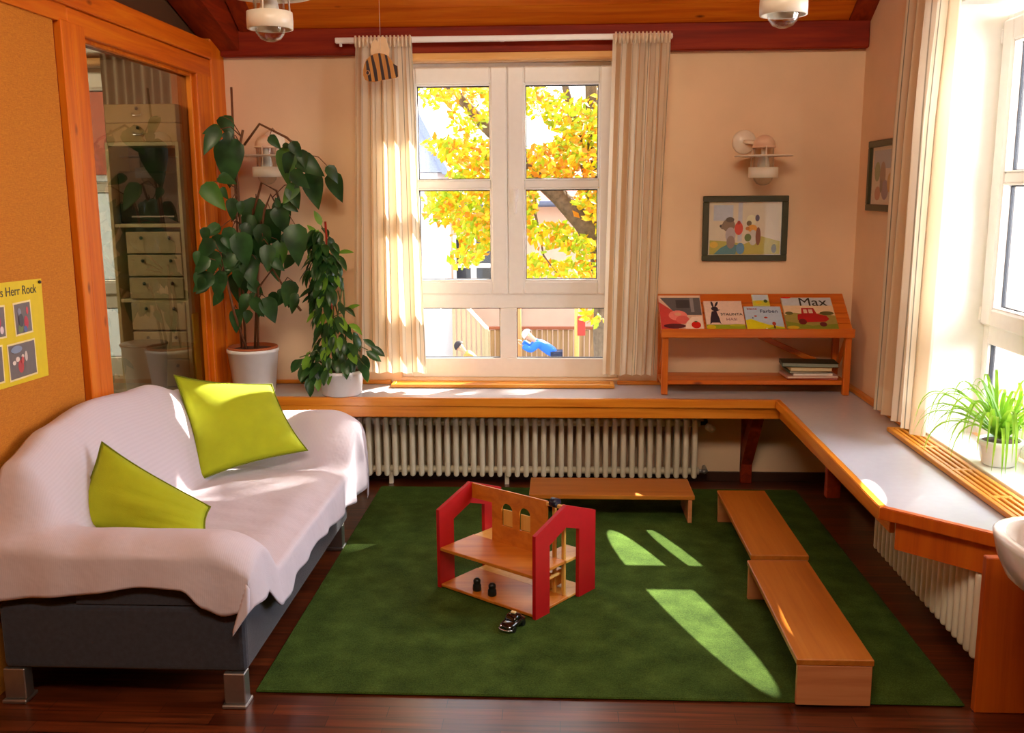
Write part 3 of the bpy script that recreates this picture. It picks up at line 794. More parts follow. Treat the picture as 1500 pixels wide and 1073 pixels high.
# ridge wall with two arched windows
def arch(c, w, z0, z1, n=8):
    r = w / 2; return [(c - r, z0), (c - r, z1 - r)] + [(c + r * math.cos(PI - PI * k / n), z1 - r + r * math.sin(PI - PI * k / n)) for k in range(1, n)] + [(c + r, z1 - r), (c + r, z0)]
bm = bmesh.new()
wl = [(.305, .058), (.213, .058)]; zs0, zs1 = .247, .345; top = .398; e0, e1 = .198, .206
def slab(bm, g0, g1, z0, z1): prism(bm, [(g0, z0), (g1, z0), (g1, z1), (g0, z1)], 1, e0, e1)
slab(bm, .10, .184, .172, top); slab(bm, .242, .276, .172, top); slab(bm, .334, .385, .172, top); slab(bm, .385, .494, .335, top)
for c, w_ in wl:
    slab(bm, c - w_/2, c + w_/2, .172, zs0)
    a = arch(c, w_, zs0, zs1)[1:-1]
    prism(bm, a + [(c + w_/2, top), (c - w_/2, top)], 1, e0, e1)
bmesh.ops.transform(bm, matrix=HM, verts=bm.verts[:]); obj('ridge_wall', bm, W_TOY, toy)
hb('shutter', [(.277, .333, .2065, .2125, zs0, zs0 + .068)], W_TOYL); hb('shutter', [(.185, .241, .2065, .2125, zs0, zs0 + .066)], W_TOYL)
# lift shaft: two light posts with a cabin, a wheel and a blue winch
hb('lift_post', [(.075, .089, .216, .230, .016, .39)], W_TOYL); hb('lift_post', [(.030, .044, .216, .230, .016, .39)], W_TOYL); hb('lift_post', [(.046, .056, .232, .246, .016, .36)], W_TOYL)
hb('winch_beam', [(.0165, .104, .196, .212, .380, .394)], W_TOYL)
bm = bmesh.new(); tube(bm, [(.050, .204, .398), (.082, .204, .398)], .019, 16); bmesh.ops.transform(bm, matrix=HM, verts=bm.verts[:])
obj('winch_drum', bm, plain('dark blue paint', '#101a30', .35), toy)
bm = bmesh.new(); tube(bm, [(.0505, .10, .108), (.036, .10, .108)], .016, 16); bmesh.ops.transform(bm, matrix=HM, verts=bm.verts[:]); obj('crank_wheel', bm, W_TOYL, toy)
hb('crank_axle', [(.045, .056, .098, .216, .103, .113)], W_TOYL)
hb('lift_cabin', [(.100, .150, .226, .300, .024, .09)], W_TOYL)
for gg, lab in ((.335, 'small dark peg figure standing on the ground floor of the toy house, the left one'), (.255, 'small dark peg figure standing on the ground floor of the toy house, the right one')):
    bm = bmesh.new(); lathe(bm, [(0, .0165), (.0165, .0165), (.0175, .022), (.0165, .040), (.013, .045), (.0145, .052), (.0145, .060), (.009, .067), (0, .069)], (0, 0), 16)
    bmesh.ops.transform(bm, matrix=HM @ Matrix.Translation((gg, .045, 0)), verts=bm.verts[:])
    tag(obj('peg_figure', bm, plain('dark green black paint', '#0c1410', .4)), lab, 'toy figure', 'peg figures in the toy house')

# toy car
cm = Matrix.Translation((-.178, 3.335, Z0)) @ Matrix.Rotation(math.radians(-118), 4, 'Z')
car = thing('toy_car', 'little black toy car with a pale roof sign parked before the toy house', 'toy car', (-.178, 3.335, Z0))
def carpart(name, bm, m, smooth=False):
    bmesh.ops.transform(bm, matrix=cm, verts=bm.verts[:]); return obj(name, bm, m, car, smooth)
bm = bmesh.new()
def loft(bm, secs, seg=20):
    """closed body through super-elliptic sections (x, half width, z low, z high)"""
    R = []
    for (x, hw, z0, z1) in secs:
        ring = []
        for k in range(seg):
            t_ = 2*PI*k/seg; c_, s_ = math.cos(t_), math.sin(t_)
            ring.append(bm.verts.new((x, hw * math.copysign(abs(c_) ** .6, c_), (z0+z1)/2 + (z1-z0)/2 * math.copysign(abs(s_) ** .7, s_))))
        R.append(ring)
    for a, b in zip(R, R[1:]):
        for k in range(seg): bm.faces.new((a[k], a[(k+1) % seg], b[(k+1) % seg], b[k])).smooth = True
    bm.faces.new(R[0]); bm.faces.new(R[-1])
loft(bm, [(-.056, .018, .016, .026), (-.052, .026, .011, .032), (-.03, .030, .009, .036), (.01, .031, .009, .037), (.04, .028, .009, .033), (.052, .022, .011, .028), (.056, .014, .015, .023)])
body = carpart('body', bm, plain('gloss black paint', '#0a0b0d', .12, coat=.6))
bm = bmesh.new(); loft(bm, [(-.042, .016, .030, .036), (-.03, .023, .030, .050), (-.008, .0245, .030, .055), (.010, .0235, .030, .052), (.022, .020, .030, .037)]); carpart('cabin', bm, MATS['gloss black paint'])
bm = bmesh.new(); bx(bm, -.014, .0, -.010, .010, .054, .061, bev=.002); carpart('roof_sign', bm, plain('pale yellow plastic', '#e8d49a', .4))
for sx in (-.033, .034):
    for sy in (-1, 1):
        bm = bmesh.new(); tube(bm, [(sx, sy*.022, .0115), (sx, sy*.031, .0115)], .0113, 16); carpart('wheel', bm, M_BLACK)
for sy in (-1, 1):
    bm = bmesh.new(); ball(bm, (.0525, sy*.0185, .0235), .0042, 10); carpart('headlight', bm, plain('lamp silver', '#e4e4e8', .15, metal=.8))
bm = bmesh.new(); tube(bm, [(.048, -.028, .0125), (.0585, -.018, .0125), (.0605, 0, .0125), (.0585, .018, .0125), (.048, .028, .0125)], .0028, 8); carpart('bumper', bm, MATS['lamp silver'])

# ------------------------------------------------------------------ book shelf on the counter
bs = thing('book_rack', 'small pine book rack with slanted display standing on the counter corner', 'book rack', (1.01, 5.08, .5515))
zc = .5525
obj('front_leg', box(.525, .558, 4.962, 4.996, zc, .862, bev=.003), W_SHELFZ, bs); obj('front_leg', box(1.462, 1.495, 4.962, 4.996, zc, .862, bev=.003), W_SHELFZ, bs)
obj('rear_leg', box(.525, .558, 5.185, 5.215, zc+.022, 1.03, bev=.003), W_SHELFZ, bs); obj('rear_leg', box(1.462, 1.495, 5.185, 5.215, zc+.022, 1.03, bev=.003), W_SHELFZ, bs)
obj('front_rail', box(.516, 1.502, 4.938, 4.958, .858, .903, bev=.003), W_SHELF, bs)
sp0 = Vector((0, 4.962, .880)); sd = Vector((0, .235, .173)).normalized(); sn = Vector((0, -.593, .805))
for k in range(4):
    bm = bmesh.new(); bx(bm, .516, 1.502, k*.077, k*.077+.072, -.014, 0, bev=.002)
    bmesh.ops.transform(bm, matrix=frameM(sp0 + sd*.0, (1, 0, 0), sd), verts=bm.verts[:]); obj('display_slat', bm, W_SHELF, bs)
for x in (.527, 1.464):
    bm = bmesh.new(); bx(bm, x, x+.029, .0, .30, -.04, -.0145, bev=.002); bmesh.ops.transform(bm, matrix=frameM(sp0, (1, 0, 0), sd), verts=bm.verts[:]); obj('side_bearer', bm, W_SHELFZ, bs)
    obj('side_rail', box(x, x+.029, 4.998, 5.184, .598, .622, bev=.003), W_SHELFZ, bs)
for q in ((4.975, 5.085), (5.092, 5.205)): obj('shelf_board', box(.560, 1.460, q[0], q[1], .606, .628, bev=.002), W_SHELF, bs)
def bar(name, a, b, w, h, m, par):
    a, b = Vector(a), Vector(b); ex = (b - a).normalized(); ey = Vector((0, 1, 0)); 
    if abs(ex.y) > .5: ey = Vector((1, 0, 0))
    ez = ex.cross(ey).normalized(); ey = ez.cross(ex)
    bm = bmesh.new(); bx(bm, 0, (b - a).length, -w/2, w/2, -h/2, h/2, bev=.002)
    bmesh.ops.transform(bm, matrix=Matrix(((ex.x, ey.x, ez.x, a.x), (ex.y, ey.y, ez.y, a.y), (ex.z, ey.z, ez.z, a.z), (0, 0, 0, 1))), verts=bm.verts[:])
    return obj(name, bm, m, par)
bar('diagonal_brace', (.93, 5.176, .895), (1.455, 5.176, .66), .012, .03, W_SHELF, bs)
bar('side_brace', (1.478, 5.0, .84), (1.478, 5.17, .66), .018, .026, W_SHELFZ, bs); bar('side_brace', (.541, 5.0, .84), (.541, 5.17, .66), .018, .026, W_SHELFZ, bs)

# picture books on the slope: cover plane coordinates (x along, t up the slope)
def bookM(x0, t0, lift): return frameM(Vector((x0, 0, 0)) + sp0 + sd * t0 + sn * lift, (1, 0, 0), sd)
C_ = {}
def pm(h): return plain('print ' + h, h, .45, var=.05, nscale=60)
def book(label, x0, t0, w, h, th, lift, cover, shapes, tilt=0):
    M = bookM(x0, t0, lift) @ Matrix.Rotation(tilt, 4, 'Z')
    bm = bmesh.new(); bx(bm, 0, w, 0, h, 0, th, bev=.001); bmesh.ops.transform(bm, matrix=M, verts=bm.verts[:])
    b = obj('picture_book', bm, pm(cover)); tag(b, label, 'book', 'picture books shown on the slanted rack')
    mats = []; bm = bmesh.new(); Mf = M @ Matrix.Translation((0, 0, th))
    for i, (hx, poly) in enumerate(shapes):
        m = pm(hx)
        if m not in mats: mats.append(m)
        flat(bm, Mf, [(p[0]*w, p[1]*h) for p in poly], i + 1, mats.index(m), .00012)
    obj('cover_picture', bm, mats, b, recalc=False)
    return b, Mf
b1, m1 = book('pink and grey picture book with a red tomato leftmost on the rack', .520, .012, .222, .262, .012, .001, '#d8b49c', [
    ('#e8c8ae', rect(.02, .86, .98, .99)), ('#5c5a5e', [(.03, .93), (.30, .55), (.62, .42), (.98, .42), (.98, .93)]), ('#8a888c', rect(.74, .5, .82, .92)), ('#3a383c', rect(.40, .62, .72, .86)),
    ('#c8403c', [(.0, .80), (.0, .02), (.40, .02), (.55, .3), (.30, .55)]), ('#e88078', ell(.42, .40, .22, .15)), ('#d8605a', ell(.52, .28, .16, .12)), ('#e0a080', ell(.42, .44, .08, .05)), ('#5a1c28', ell(.32, .10, .26, .07)), ('#ecd6c4', [(.56, .02), (.98, .02), (.98, .38), (.74, .36), (.60, .2)]), ('#cc1408', ell(.82, .13, .11, .10)), ('#3c5a18', ell(.82, .22, .04, .02))])
b2, m2 = book('cream picture book with a dark hare standing on green grass, second from the left', .755, .012, .200, .218, .012, .001, '#dcb8a8', [
    ('#e4c8b8', rect(.01, .2, .99, .99)), ('#8cA018', rect(.0, .0, 1, .17)), ('#c8b010', ell(.12, .09, .12, .07)), ('#b0b028', ell(.8, .15, .2, .04)),
    ('#2e2432', [(.10, .18), (.13, .40), (.18, .62), (.30, .66), (.36, .40), (.38, .22), (.42, .16), (.34, .24), (.16, .24)]), ('#2e2432', ell(.27, .72, .09, .08)), ('#2e2432', ell(.22, .88, .03, .10, rot=.15)), ('#2e2432', ell(.33, .88, .03, .10, rot=-.45)), ('#2e2432', [(.30, .70), (.42, .68), (.30, .62)])])
M_INK = plain('dark print ink', '#2c2620', .5); M_INKR = plain('red print ink', '#b03830', .5)
textmesh('title', 'STAUNTA', .0255, m2 @ Matrix.Translation((.080, .105, .0025)), M_INK, b2); textmesh('title', 'HASI', .028, m2 @ Matrix.Translation((.105, .066, .0025)), plain('mauve print ink', '#9a6a6e', .5), b2)
b3, m3 = book('light blue picture book with a yellow meadow, third from the left', .962, .012, .192, .178, .010, .001, '#aec4dc', [
    ('#b4cae2', rect(.01, .3, .99, .99)), ('#d8d010', [(0, 0), (1, 0), (1, .12), (.6, .22), (.35, .34), (.15, .46), (0, .42)]), ('#8cb018', [(.3, 0), (1, 0), (1, .08), (.7, .12)]), ('#c83020', ell(.55, .52, .05, .035)), ('#c04838', ell(.28, .58, .04, .03)), ('#a83828', ell(.74, .26, .05, .08)), ('#5a3018', ell(.74, .12, .025, .07)), ('#3a3c6a', ell(.20, .50, .02, .03)), ('#ffffff', ell(.52, .06, .03, .02))])
textmesh('title', 'kleine', .022, m3 @ Matrix.Translation((.015, .150, .002)), M_INKR, b3); textmesh('title', 'Farben', .034, m3 @ Matrix.Translation((.080, .128, .002)), plain('blue print ink', '#3c4c78', .5), b3)
b5, m5 = book('small rounded picture card peeping out above the light blue book', 1.016, .195, .088, .090, .008, .001, '#d4d8a8', [('#c2d4e4', rect(.05, .5, .95, .97)), ('#c8c838', [(0, .02), (1, .02), (1, .4), (.5, .5), (0, .42)]), ('#3a5a28', ell(.78, .42, .12, .14)), ('#e0c020', ell(.35, .3, .2, .12))])
b4, m4 = book('large picture book with a red tractor and dark title, rightmost on the rack', 1.166, .012, .262, .245, .012, .001, '#c8b890', [
    ('#c2ccd6', rect(.01, .72, .99, .99)), ('#e2c8a4', rect(.01, .45, .99, .74)), ('#9c9048', [(0, 0), (1, 0), (1, .42), (.7, .5), (.5, .46), (.2, .52), (0, .44)]), ('#7c8a28', [(0, 0), (1, 0), (1, .18), (.5, .12), (0, .26)]), ('#c8a41c', ell(.12, .07, .12, .05)), ('#5c5a2c', ell(.84, .5, .14, .06)), ('#5c5a2c', ell(.1, .50, .08, .05)),
    ('#b01018', [(.24, .30), (.26, .46), (.34, .48), (.36, .66), (.60, .66), (.64, .48), (.82, .42), (.86, .32), (.78, .24), (.30, .22)]), ('#d8b8a0', rect(.39, .50, .46, .62)), ('#d8b8a0', rect(.49, .50, .57, .62)), ('#6a1018', ell(.33, .24, .08, .09)), ('#5a1420', ell(.72, .16, .07, .07)), ('#d81818', ell(.10, .985, .10, .02))])
textmesh('title', 'Max', .088, m4 @ Matrix.Translation((.085, .178, .0025)), M_INK, b4)
# pile of books on the lower shelf
zb_ = .6285
for (lab, hx, x0, x1, y0, y1, th, rot, pg) in (
    ('thin red book at the very bottom of the pile on the lower shelf', '#b02c20', 1.185, 1.448, 5.00, 5.15, .009, .03, '#d8a898'),
    ('pale pink book second from the bottom of the pile on the lower shelf', '#d8a08c', 1.175, 1.445, 4.99, 5.15, .012, -.04, '#e8d8c4'),
    ('white backed book in the middle of the pile on the lower shelf', '#e4e0d8', 1.215, 1.42, 4.995, 5.145, .012, .02, '#f0ece4'),
    ('narrow dark green book under the beige one in the pile', '#2c3c20', 1.19, 1.40, 5.00, 5.15, .010, -.02, '#d8d0b8'),
    ('thick beige book below the top of the pile on the lower shelf', '#b89c64', 1.20, 1.415, 4.995, 5.15, .019, .03, '#d8c8a0'),
    ('large dark green book lying askew on top of the pile', '#22301e', 1.165, 1.452, 5.005, 5.148, .021, .10, '#8a9484')):
    c = Vector(((x0+x1)/2, (y0+y1)/2, 0)); R_ = Matrix.Translation(c) @ Matrix.Rotation(-rot, 4, 'Z') @ Matrix.Translation(-c)
    bm = bmesh.new()
    bx(bm, x0, x1, y0, y1, zb_, zb_+.002, bev=.0005); bx(bm, x0, x1, y0, y1, zb_+th-.002, zb_+th, bev=.0005); bx(bm, x0, x0+.003, y0, y1, zb_+.002, zb_+th-.002, bev=0)
    bmesh.ops.transform(bm, matrix=R_, verts=bm.verts[:]); b = obj('stacked_book', bm, pm(hx)); tag(b, lab, 'book', 'books piled on the lower shelf')
    bm = bmesh.new(); bx(bm, x0+.0032, x1-.004, y0+.004, y1-.004, zb_+.0021, zb_+th-.0021, bev=0); bmesh.ops.transform(bm, matrix=R_, verts=bm.verts[:]); obj('pages', bm, pm(pg), b)
    zb_ += th + .0006

# ------------------------------------------------------------------ pictures
def picture(name, label, M, w, h, fw, shapes):
    o = M @ Vector((w/2, 0, 0)); t = thing(name, label, 'picture', tuple(o))
    bm = bmesh.new()
    for q in ((0, w, 0, fw), (0, w, h-fw, h), (0, fw, fw, h-fw), (w-fw, w, fw, h-fw)): bx(bm, *q, .001, .022, bev=.003)
    bmesh.ops.transform(bm, matrix=M, verts=bm.verts[:]); obj('frame', bm, M_FRAMEG, t)
    mats = [M_PAPER]; bm = bmesh.new(); flat(bm, M @ Matrix.Translation((0, 0, .004)), rect(fw, fw, w-fw, h-fw), 1, 0)
    for i, (hx, poly) in enumerate(shapes):
        m = pm(hx)
        if m not in mats: mats.append(m)
        flat(bm, M @ Matrix.Translation((0, 0, .004)), [(p[0]*w, p[1]*h) for p in poly], i + 2, mats.index(m), .0002)
    obj('painting', bm, mats, t, recalc=False)
    bm = bmesh.new(); bx(bm, fw, w-fw, fw, h-fw, .013, .0145, bev=0); bmesh.ops.transform(bm, matrix=M, verts=bm.verts[:]); obj('glass', bm, M_PGLASS, t)
    return t
picture('framed_picture', 'dark green framed picture of two small animals on the back wall above the book rack', frameM((.755, YB-.0005, 1.232), (1, 0, 0), (0, 0, 1)), .450, .345, .032, [
    ('#dcc8a8', rect(.08, .10, .92, .90)), ('#c8d0dc', rect(.13, .62, .36, .86)), ('#d0d2da', rect(.42, .30, .47, .9)), ('#c2b850', [(.09, .10), (.92, .10), (.92, .30), (.7, .38), (.5, .26), (.3, .30), (.09, .32)]),
    ('#4e8c98', [(.14, .10), (.40, .10), (.42, .24), (.34, .28), (.22, .20)]), ('#5a94c0', ell(.455, .19, .05, .09)), ('#e8c040', ell(.14, .25, .05, .05)),
    ('#8a7460', ell(.31, .55, .075, .10)), ('#5a5048', ell(.325, .635, .05, .04)), ('#8a7460', ell(.245, .53, .035, .04)), ('#2c2420', ell(.215, .54, .012, .02)), ('#c0b4b8', ell(.335, .40, .06, .12)), ('#9a8478', ell(.34, .29, .05, .10)), ('#e04028', ell(.43, .50, .05, .10)), ('#b02818', ell(.43, .59, .02, .03)),
    ('#f2eecc', ell(.575, .62, .06, .09)), ('#6a5a3a', ell(.55, .58, .03, .04)), ('#e8a030', ell(.59, .50, .055, .06)), ('#c87820', ell(.535, .50, .025, .03)), ('#d8d4cc', ell(.60, .36, .05, .12)), ('#8a4a30', ell(.66, .38, .03, .14)), ('#5c7a34', ell(.54, .36, .04, .06)), ('#5c5a7c', ell(.645, .66, .025, .05)), ('#6c7460', ell(.85, .19, .03, .07))])
picture('framed_picture', 'dark green framed picture on the right wall, half hidden by the striped curtain', frameM((XR-.0005, 5.045, 1.50), (0, -1, 0), (0, 0, 1)), .43, .342, .032, [
    ('#d8d0b8', rect(.10, .12, .90, .88)), ('#a8b8c8', rect(.12, .6, .88, .86)), ('#6a9058', ell(.26, .56, .10, .14)), ('#8a6a50', ell(.45, .5, .10, .2)), ('#c87858', ell(.3, .25, .1, .1)), ('#7a6a8c', ell(.55, .3, .12, .14)), ('#5a5048', ell(.42, .36, .05, .1)), ('#d8a850', ell(.72, .4, .1, .14))])

# poster with photographs on the pin wall
PM = frameM((-1.8195, 2.845, .985), (0, 1, -.028), (0, .028, 1))
ps = obj('poster', (lambda b_: (bmesh.ops.transform(b_, matrix=PM, verts=b_.verts[:]), b_)[1])(box(0, .418, 0, .343, -.0012, 0, bev=0)), plain('yellow card', '#e2c804', .6, var=.03))
tag(ps, 'yellow poster with small photographs pinned to the orange wall', 'poster')
for (x, y, w, h, a, sh) in ((.232, .160, .108, .112, .10, 1), (.178, .014, .170, .125, .06, 2), (.075, .165, .105, .108, -.06, 3), (.03, .02, .12, .125, -.03, 2)):
    Mx = PM @ Matrix.Translation((x, y, .0006)) @ Matrix.Rotation(a*.35, 4, 'Z')
    bm = bmesh.new(); mats = [plain('photo border', '#f0dca0', .4), pm('#6a6064')]
    flat(bm, Mx, rect(0, 0, w, h), 1, 0); flat(bm, Mx, rect(.006, .006, w-.006, h-.006), 2, 1, .0004)
    bl = {1: [('#b82a48', .65, .35, .12, .2), ('#d04050', .75, .7, .06, .12), ('#8a8a9c', .3, .7, .1, .12), ('#6a7a4a', .3, .2, .16, .12), ('#3c3844', .35, .45, .14, .2), ('#5060a0', .55, .16, .1, .1)],
          2: [('#b83440', .42, .34, .10, .18), ('#e0ccc0', .32, .55, .07, .07), ('#d8c4bc', .50, .6, .05, .06), ('#cfc0ba', .62, .58, .05, .14), ('#8090b0', .3, .82, .2, .1), ('#c84c50', .48, .5, .05, .1), ('#e8d8cc', .18, .48, .06, .06)],
          3: [('#b02c58', .6, .5, .14, .2), ('#e0c8d0', .75, .25, .1, .12), ('#40383c', .3, .6, .14, .2)]}[sh]
    for i, (hx, cx, cy, rx, ry) in enumerate(bl):
        m = pm(hx); mats.append(m); flat(bm, Mx, ell(cx*w, cy*h, rx*w, ry*h, 12), 4 + i, len(mats) - 1, .0003)
    obj('photo', bm, mats, ps, recalc=False)
textmesh('lettering', 'es Herr Rock', .043, PM @ Matrix.Translation((.143, .297, .0008)), M_INK, ps)
bm = bmesh.new(); ball(bm, PM @ Vector((.40, .332, .004)), .006, 10); obj('pin', bm, plain('pin grey', '#3a3028', .3), ps)

# ------------------------------------------------------------------ plants
P1 = [(-1.681, 4.634, 1.855, 0.148, 230), (-1.674, 4.897, 1.936, 0.128, -60), (-1.677, 4.939, 1.761, 0.243, 265), (-1.66, 4.586, 1.591, 0.159, -50), (-1.661, 4.832, 1.528, 0.112, 270), (-1.437, 4.981, 1.857, 0.087, -50), (-1.38, 4.877, 1.743, 0.198, 268), (-1.264, 4.872, 1.742, 0.155, -30), (-1.283, 5.009, 1.621, 0.203, -80), (-1.374, 4.915, 1.601, 0.129, 230), (-1.162, 4.981, 1.634, 0.159, -80), (-1.685, 4.571, 1.429, 0.106, 200), (-1.684, 4.689, 1.357, 0.108, -60), (-1.68, 4.471, 1.343, 0.13, 230), (-1.686, 4.884, 1.292, 0.184, 265), (-1.62, 4.842, 1.322, 0.183, 280), (-1.602, 4.966, 1.484, 0.201, 260), (-1.495, 4.936, 1.428, 0.2, 275), (-1.428, 4.884, 1.471, 0.142, 285), (-1.343, 4.836, 1.349, 0.21, 275), (-1.475, 4.986, 1.552, 0.087, 80), (-1.552, 4.915, 1.317, 0.143, 260), (-1.498, 4.959, 1.229, 0.158, 280), (-1.688, 4.431, 1.193, 0.129, 215), (-1.674, 4.606, 1.163, 0.147, 260), (-1.698, 4.974, 1.114, 0.173, 270), (-1.659, 4.91, 1.033, 0.128, 240), (-1.695, 4.892, 0.95, 0.128, 265), (-1.56, 4.848, 1.027, 0.112, 290), (-1.5, 4.854, 1.012, 0.141, 290), (-1.406, 4.869, 1.095, 0.141, 250), (-1.491, 5.004, 1.052, 0.101, 230), (-1.392, 4.909, 1.033, 0.1, 250), (-1.627, 4.943, 1.415, 0.171, 250), (-1.662, 4.884, 1.207, 0.169, 260), (-1.536, 4.921, 1.373, 0.157, 280), (-1.61, 4.899, 1.205, 0.156, 285), (-1.682, 4.412, 1.271, 0.115, 220), (-1.696, 4.844, 1.377, 0.127, 250), (-1.464, 4.953, 1.294, 0.144, 270), (-1.694, 4.775, 1.244, 0.152, 240), (-1.686, 4.565, 1.272, 0.132, 250), (-1.501, 4.859, 1.279, 0.141, 270), (-1.612, 4.985, 1.285, 0.159, 255)]
CL = [(-1.084, 2.705, 0.35, 0.11), (-1.466, 2.687, 0.17, 0.11), (-1.012, 2.409, 0.22, 0.16), (-1.017, 2.036, 0.31, 0.17), (-1.324, 2.114, 0.16, 0.08), (-0.982, 1.81, 0.23, 0.11), (-1.025, 1.469, 0.35, 0.23), (-0.952, 1.123, 0.23, 0.2), (-1.337, 1.471, 0.16, 0.2), (-1.073, 0.891, 0.16, 0.09), (-0.287, 2.622, 0.14, 0.16), (-0.022, 2.473, 0.17, 0.17), (0.244, 2.286, 0.17, 0.31), (0.131, 2.101, 0.2, 0.2), (-0.174, 1.917, 0.31, 0.2), (0.209, 1.877, 0.22, 0.16), (-0.367, 1.465, 0.09, 0.31), (-0.096, 1.119, 0.25, 0.14), (0.288, 1.461, 0.14, 0.17), (0.253, 1.002, 0.2, 0.12), (-0.174, 0.732, 0.23, 0.08), (0.216, 0.731, 0.22, 0.11), (0.376, 0.221, 0.14, 0.06), (-0.33, 0.81, 0.11, 0.08), (-0.634, 1.921, 0.23, 0.23), (-0.639, 1.314, 0.23, 0.31), (-0.628, 2.663, 0.23, 0.16), (0.659, 2.355, 0.31, 0.55), (0.671, 1.459, 0.31, 0.47), (0.642, 0.769, 0.27, 0.23)]
def leaf(bm, base, d, nrm, ln, wd, kind='heart', droop=.25, mi=0, seg=5):
    """a blade from its stalk end along d; nrm faces the light; folded along the midrib and drooping"""
    d = d.normalized(); sd_ = d.cross(nrm).normalized(); nn = sd_.cross(d).normalized()
    prev = None
    for i in range(seg + 1):
        t = i / seg
        if kind == 'heart': w = (.86 * math.sin(PI * min(1, (t * .93 + .07)) ** .62) ** .9) if 0 < t < 1 else (.30 if t == 0 else 0)
        elif kind == 'oval': w = math.sin(PI * (t ** .85)) ** .8 if 0 < t < 1 else 0
        else: w = (1 - t) ** .45 * (.6 + .4 * min(1, t * 5))
        c = base + d * (ln * t) - nn * (droop * ln * t * t)
        hw = wd * .5 * w
        a = c - sd_ * hw + nn * (hw * .30); b = c + sd_ * hw + nn * (hw * .30)
        if w < 1e-3: cur = (bm.verts.new(c),) * 3
        else: cur = (bm.verts.new(a), bm.verts.new(c), bm.verts.new(b))
        if prev:
            for k in (0, 1):
                q = list(dict.fromkeys([prev[k], cur[k], cur[k+1], prev[k+1]]))
                if len(q) >= 3:
                    f = bm.faces.new(q); f.smooth = True; f.material_index = mi
        prev = cur
def rim_pot(t, c, r0, r1, z0, z1, m, wall=.006, name='pot'):
    bm = bmesh.new()
    lathe(bm, [(0, z0), (r0 - .008, z0), (r0, z0 + .008), (r1 - .002, z1 - .02), (r1 + .003, z1 - .018), (r1 + .003, z1 - .002), (r1, z1), (r1 - wall, z1), (r1 - wall - .003, z1 - .02), (r0 - wall, z0 + .02), (0, z0 + .018)], c, 36)
    return obj(name, bm, m, t)
ML1 = leafmat('dark veined leaf', '#1c3c1a', '#3a6432', .25, .36); ML1b = leafmat('fresh leaf', '#3a6a28', '#5a8a30', .35, .4)
p1 = thing('potted_plant', 'tall large leaved climbing plant in a white pot, on the counter beside the left wall', 'plant', (-1.645, 4.985, .5515))
pc = Vector((-1.645, 4.985, 0))
rim_pot(p1, pc, .108, .134, .5515, .795, M_POT)
bm = bmesh.new(); lathe(bm, [(0, .790), (.1265, .790), (.131, .800), (.128, .806), (.118, .806), (.114, .785), (0, .785)], pc, 32); obj('inner_pot', bm, M_TERRA, p1)
bm = bmesh.new(); lathe(bm, [(0, .795), (.06, .796), (.113, .789)], pc, 24); obj('soil', bm, M_SOIL, p1)
bm = bmesh.new()
tube(bm, [(-1.70, 4.97, .79), (-1.672, 4.925, 1.5), (-1.652, 4.895, 2.13)], .006, 8); obj('stake', bm, plain('bamboo stake', '#6a3a1a', .6), p1, True)
rnd = random.Random(11)
fb = bmesh.new(); sb = bmesh.new()
trunks = [[(-1.69, 5.0, .79), (-1.68, 4.98, 1.1), (-1.66, 4.94, 1.45), (-1.65, 4.895, 1.75), (-1.60, 4.88, 1.92)],
          [(-1.63, 4.97, .79), (-1.60, 4.95, 1.05), (-1.57, 4.94, 1.3), (-1.53, 4.94, 1.52), (-1.50, 4.96, 1.60), (-1.46, 4.97, 1.52)],
          [(-1.66, 4.93, .79), (-1.70, 4.88, 1.0), (-1.72, 4.82, 1.25)], [(-1.61, 4.96, .79), (-1.58, 4.93, 1.12), (-1.50, 4.93, 1.22), (-1.42, 4.93, 1.08), (-1.36, 4.93, 1.0)],
          [(-1.60, 4.97, 1.5), (-1.55, 4.98, 1.66), (-1.48, 5.0, 1.62), (-1.44, 5.0, 1.45)], [(-1.62, 4.95, 1.85), (-1.52, 4.90, 1.95), (-1.38, 4.89, 1.88), (-1.28, 4.91, 1.78)]]
for tr in trunks: tube(sb, tr, .0065, 6)
tp = [Vector(p) for tr in trunks for a, b in zip(tr, tr[1:]) for p in [Vector(a).lerp(Vector(b), q/5) for q in range(5)]]
for (x, y, z, ln, ang) in P1:
    if 1.60 < z < 2.0 and -1.76 < x < -1.33: y = min(y, 4.87)
    a = math.radians(ang); ctr = Vector((x, y, z))
    d = Vector((math.cos(a), rnd.uniform(-.35, -.05), math.sin(a))).normalized()
    n = Vector((rnd.uniform(-.3, .3), -1, rnd.uniform(.1, .7)))
    base = ctr - d * ln * .5
    leaf(fb, base, d, n, ln, ln * rnd.uniform(.66, .80), 'heart', rnd.uniform(.10, .35), 1 if rnd.random() < .12 else 0, seg=7)
    q = min(tp, key=lambda v: (v - base).length + max(0, v.z - base.z) * .5)
    tube(sb, [q, q.lerp(base, .5) + Vector((0, 0, .03)), base], [.003, .0025, .002], 5)
    for k in range(2):      # smaller neighbours of each big leaf
        if rnd.random() < .6:
            c2 = ctr + Vector((rnd.uniform(-.08, .08), rnd.uniform(-.03, .07), rnd.uniform(-.09, .09))); c2.x = max(c2.x, -1.70); c2.y = min(c2.y, 5.10 if c2.z < 1.55 else 4.87)
            a2 = a + rnd.uniform(-.9, .9); d2 = Vector((math.cos(a2), rnd.uniform(-.3, .1), math.sin(a2)))
            leaf(fb, c2 - d2 * ln * .25, d2, Vector((rnd.uniform(-.4, .4), -1, rnd.uniform(0, .8))), ln * .62, ln * .46, 'heart', .2, 0, seg=6)
obj('stems', sb, M_BSTEM, p1); obj('foliage', fb, [ML1, ML1b], p1, recalc=False)

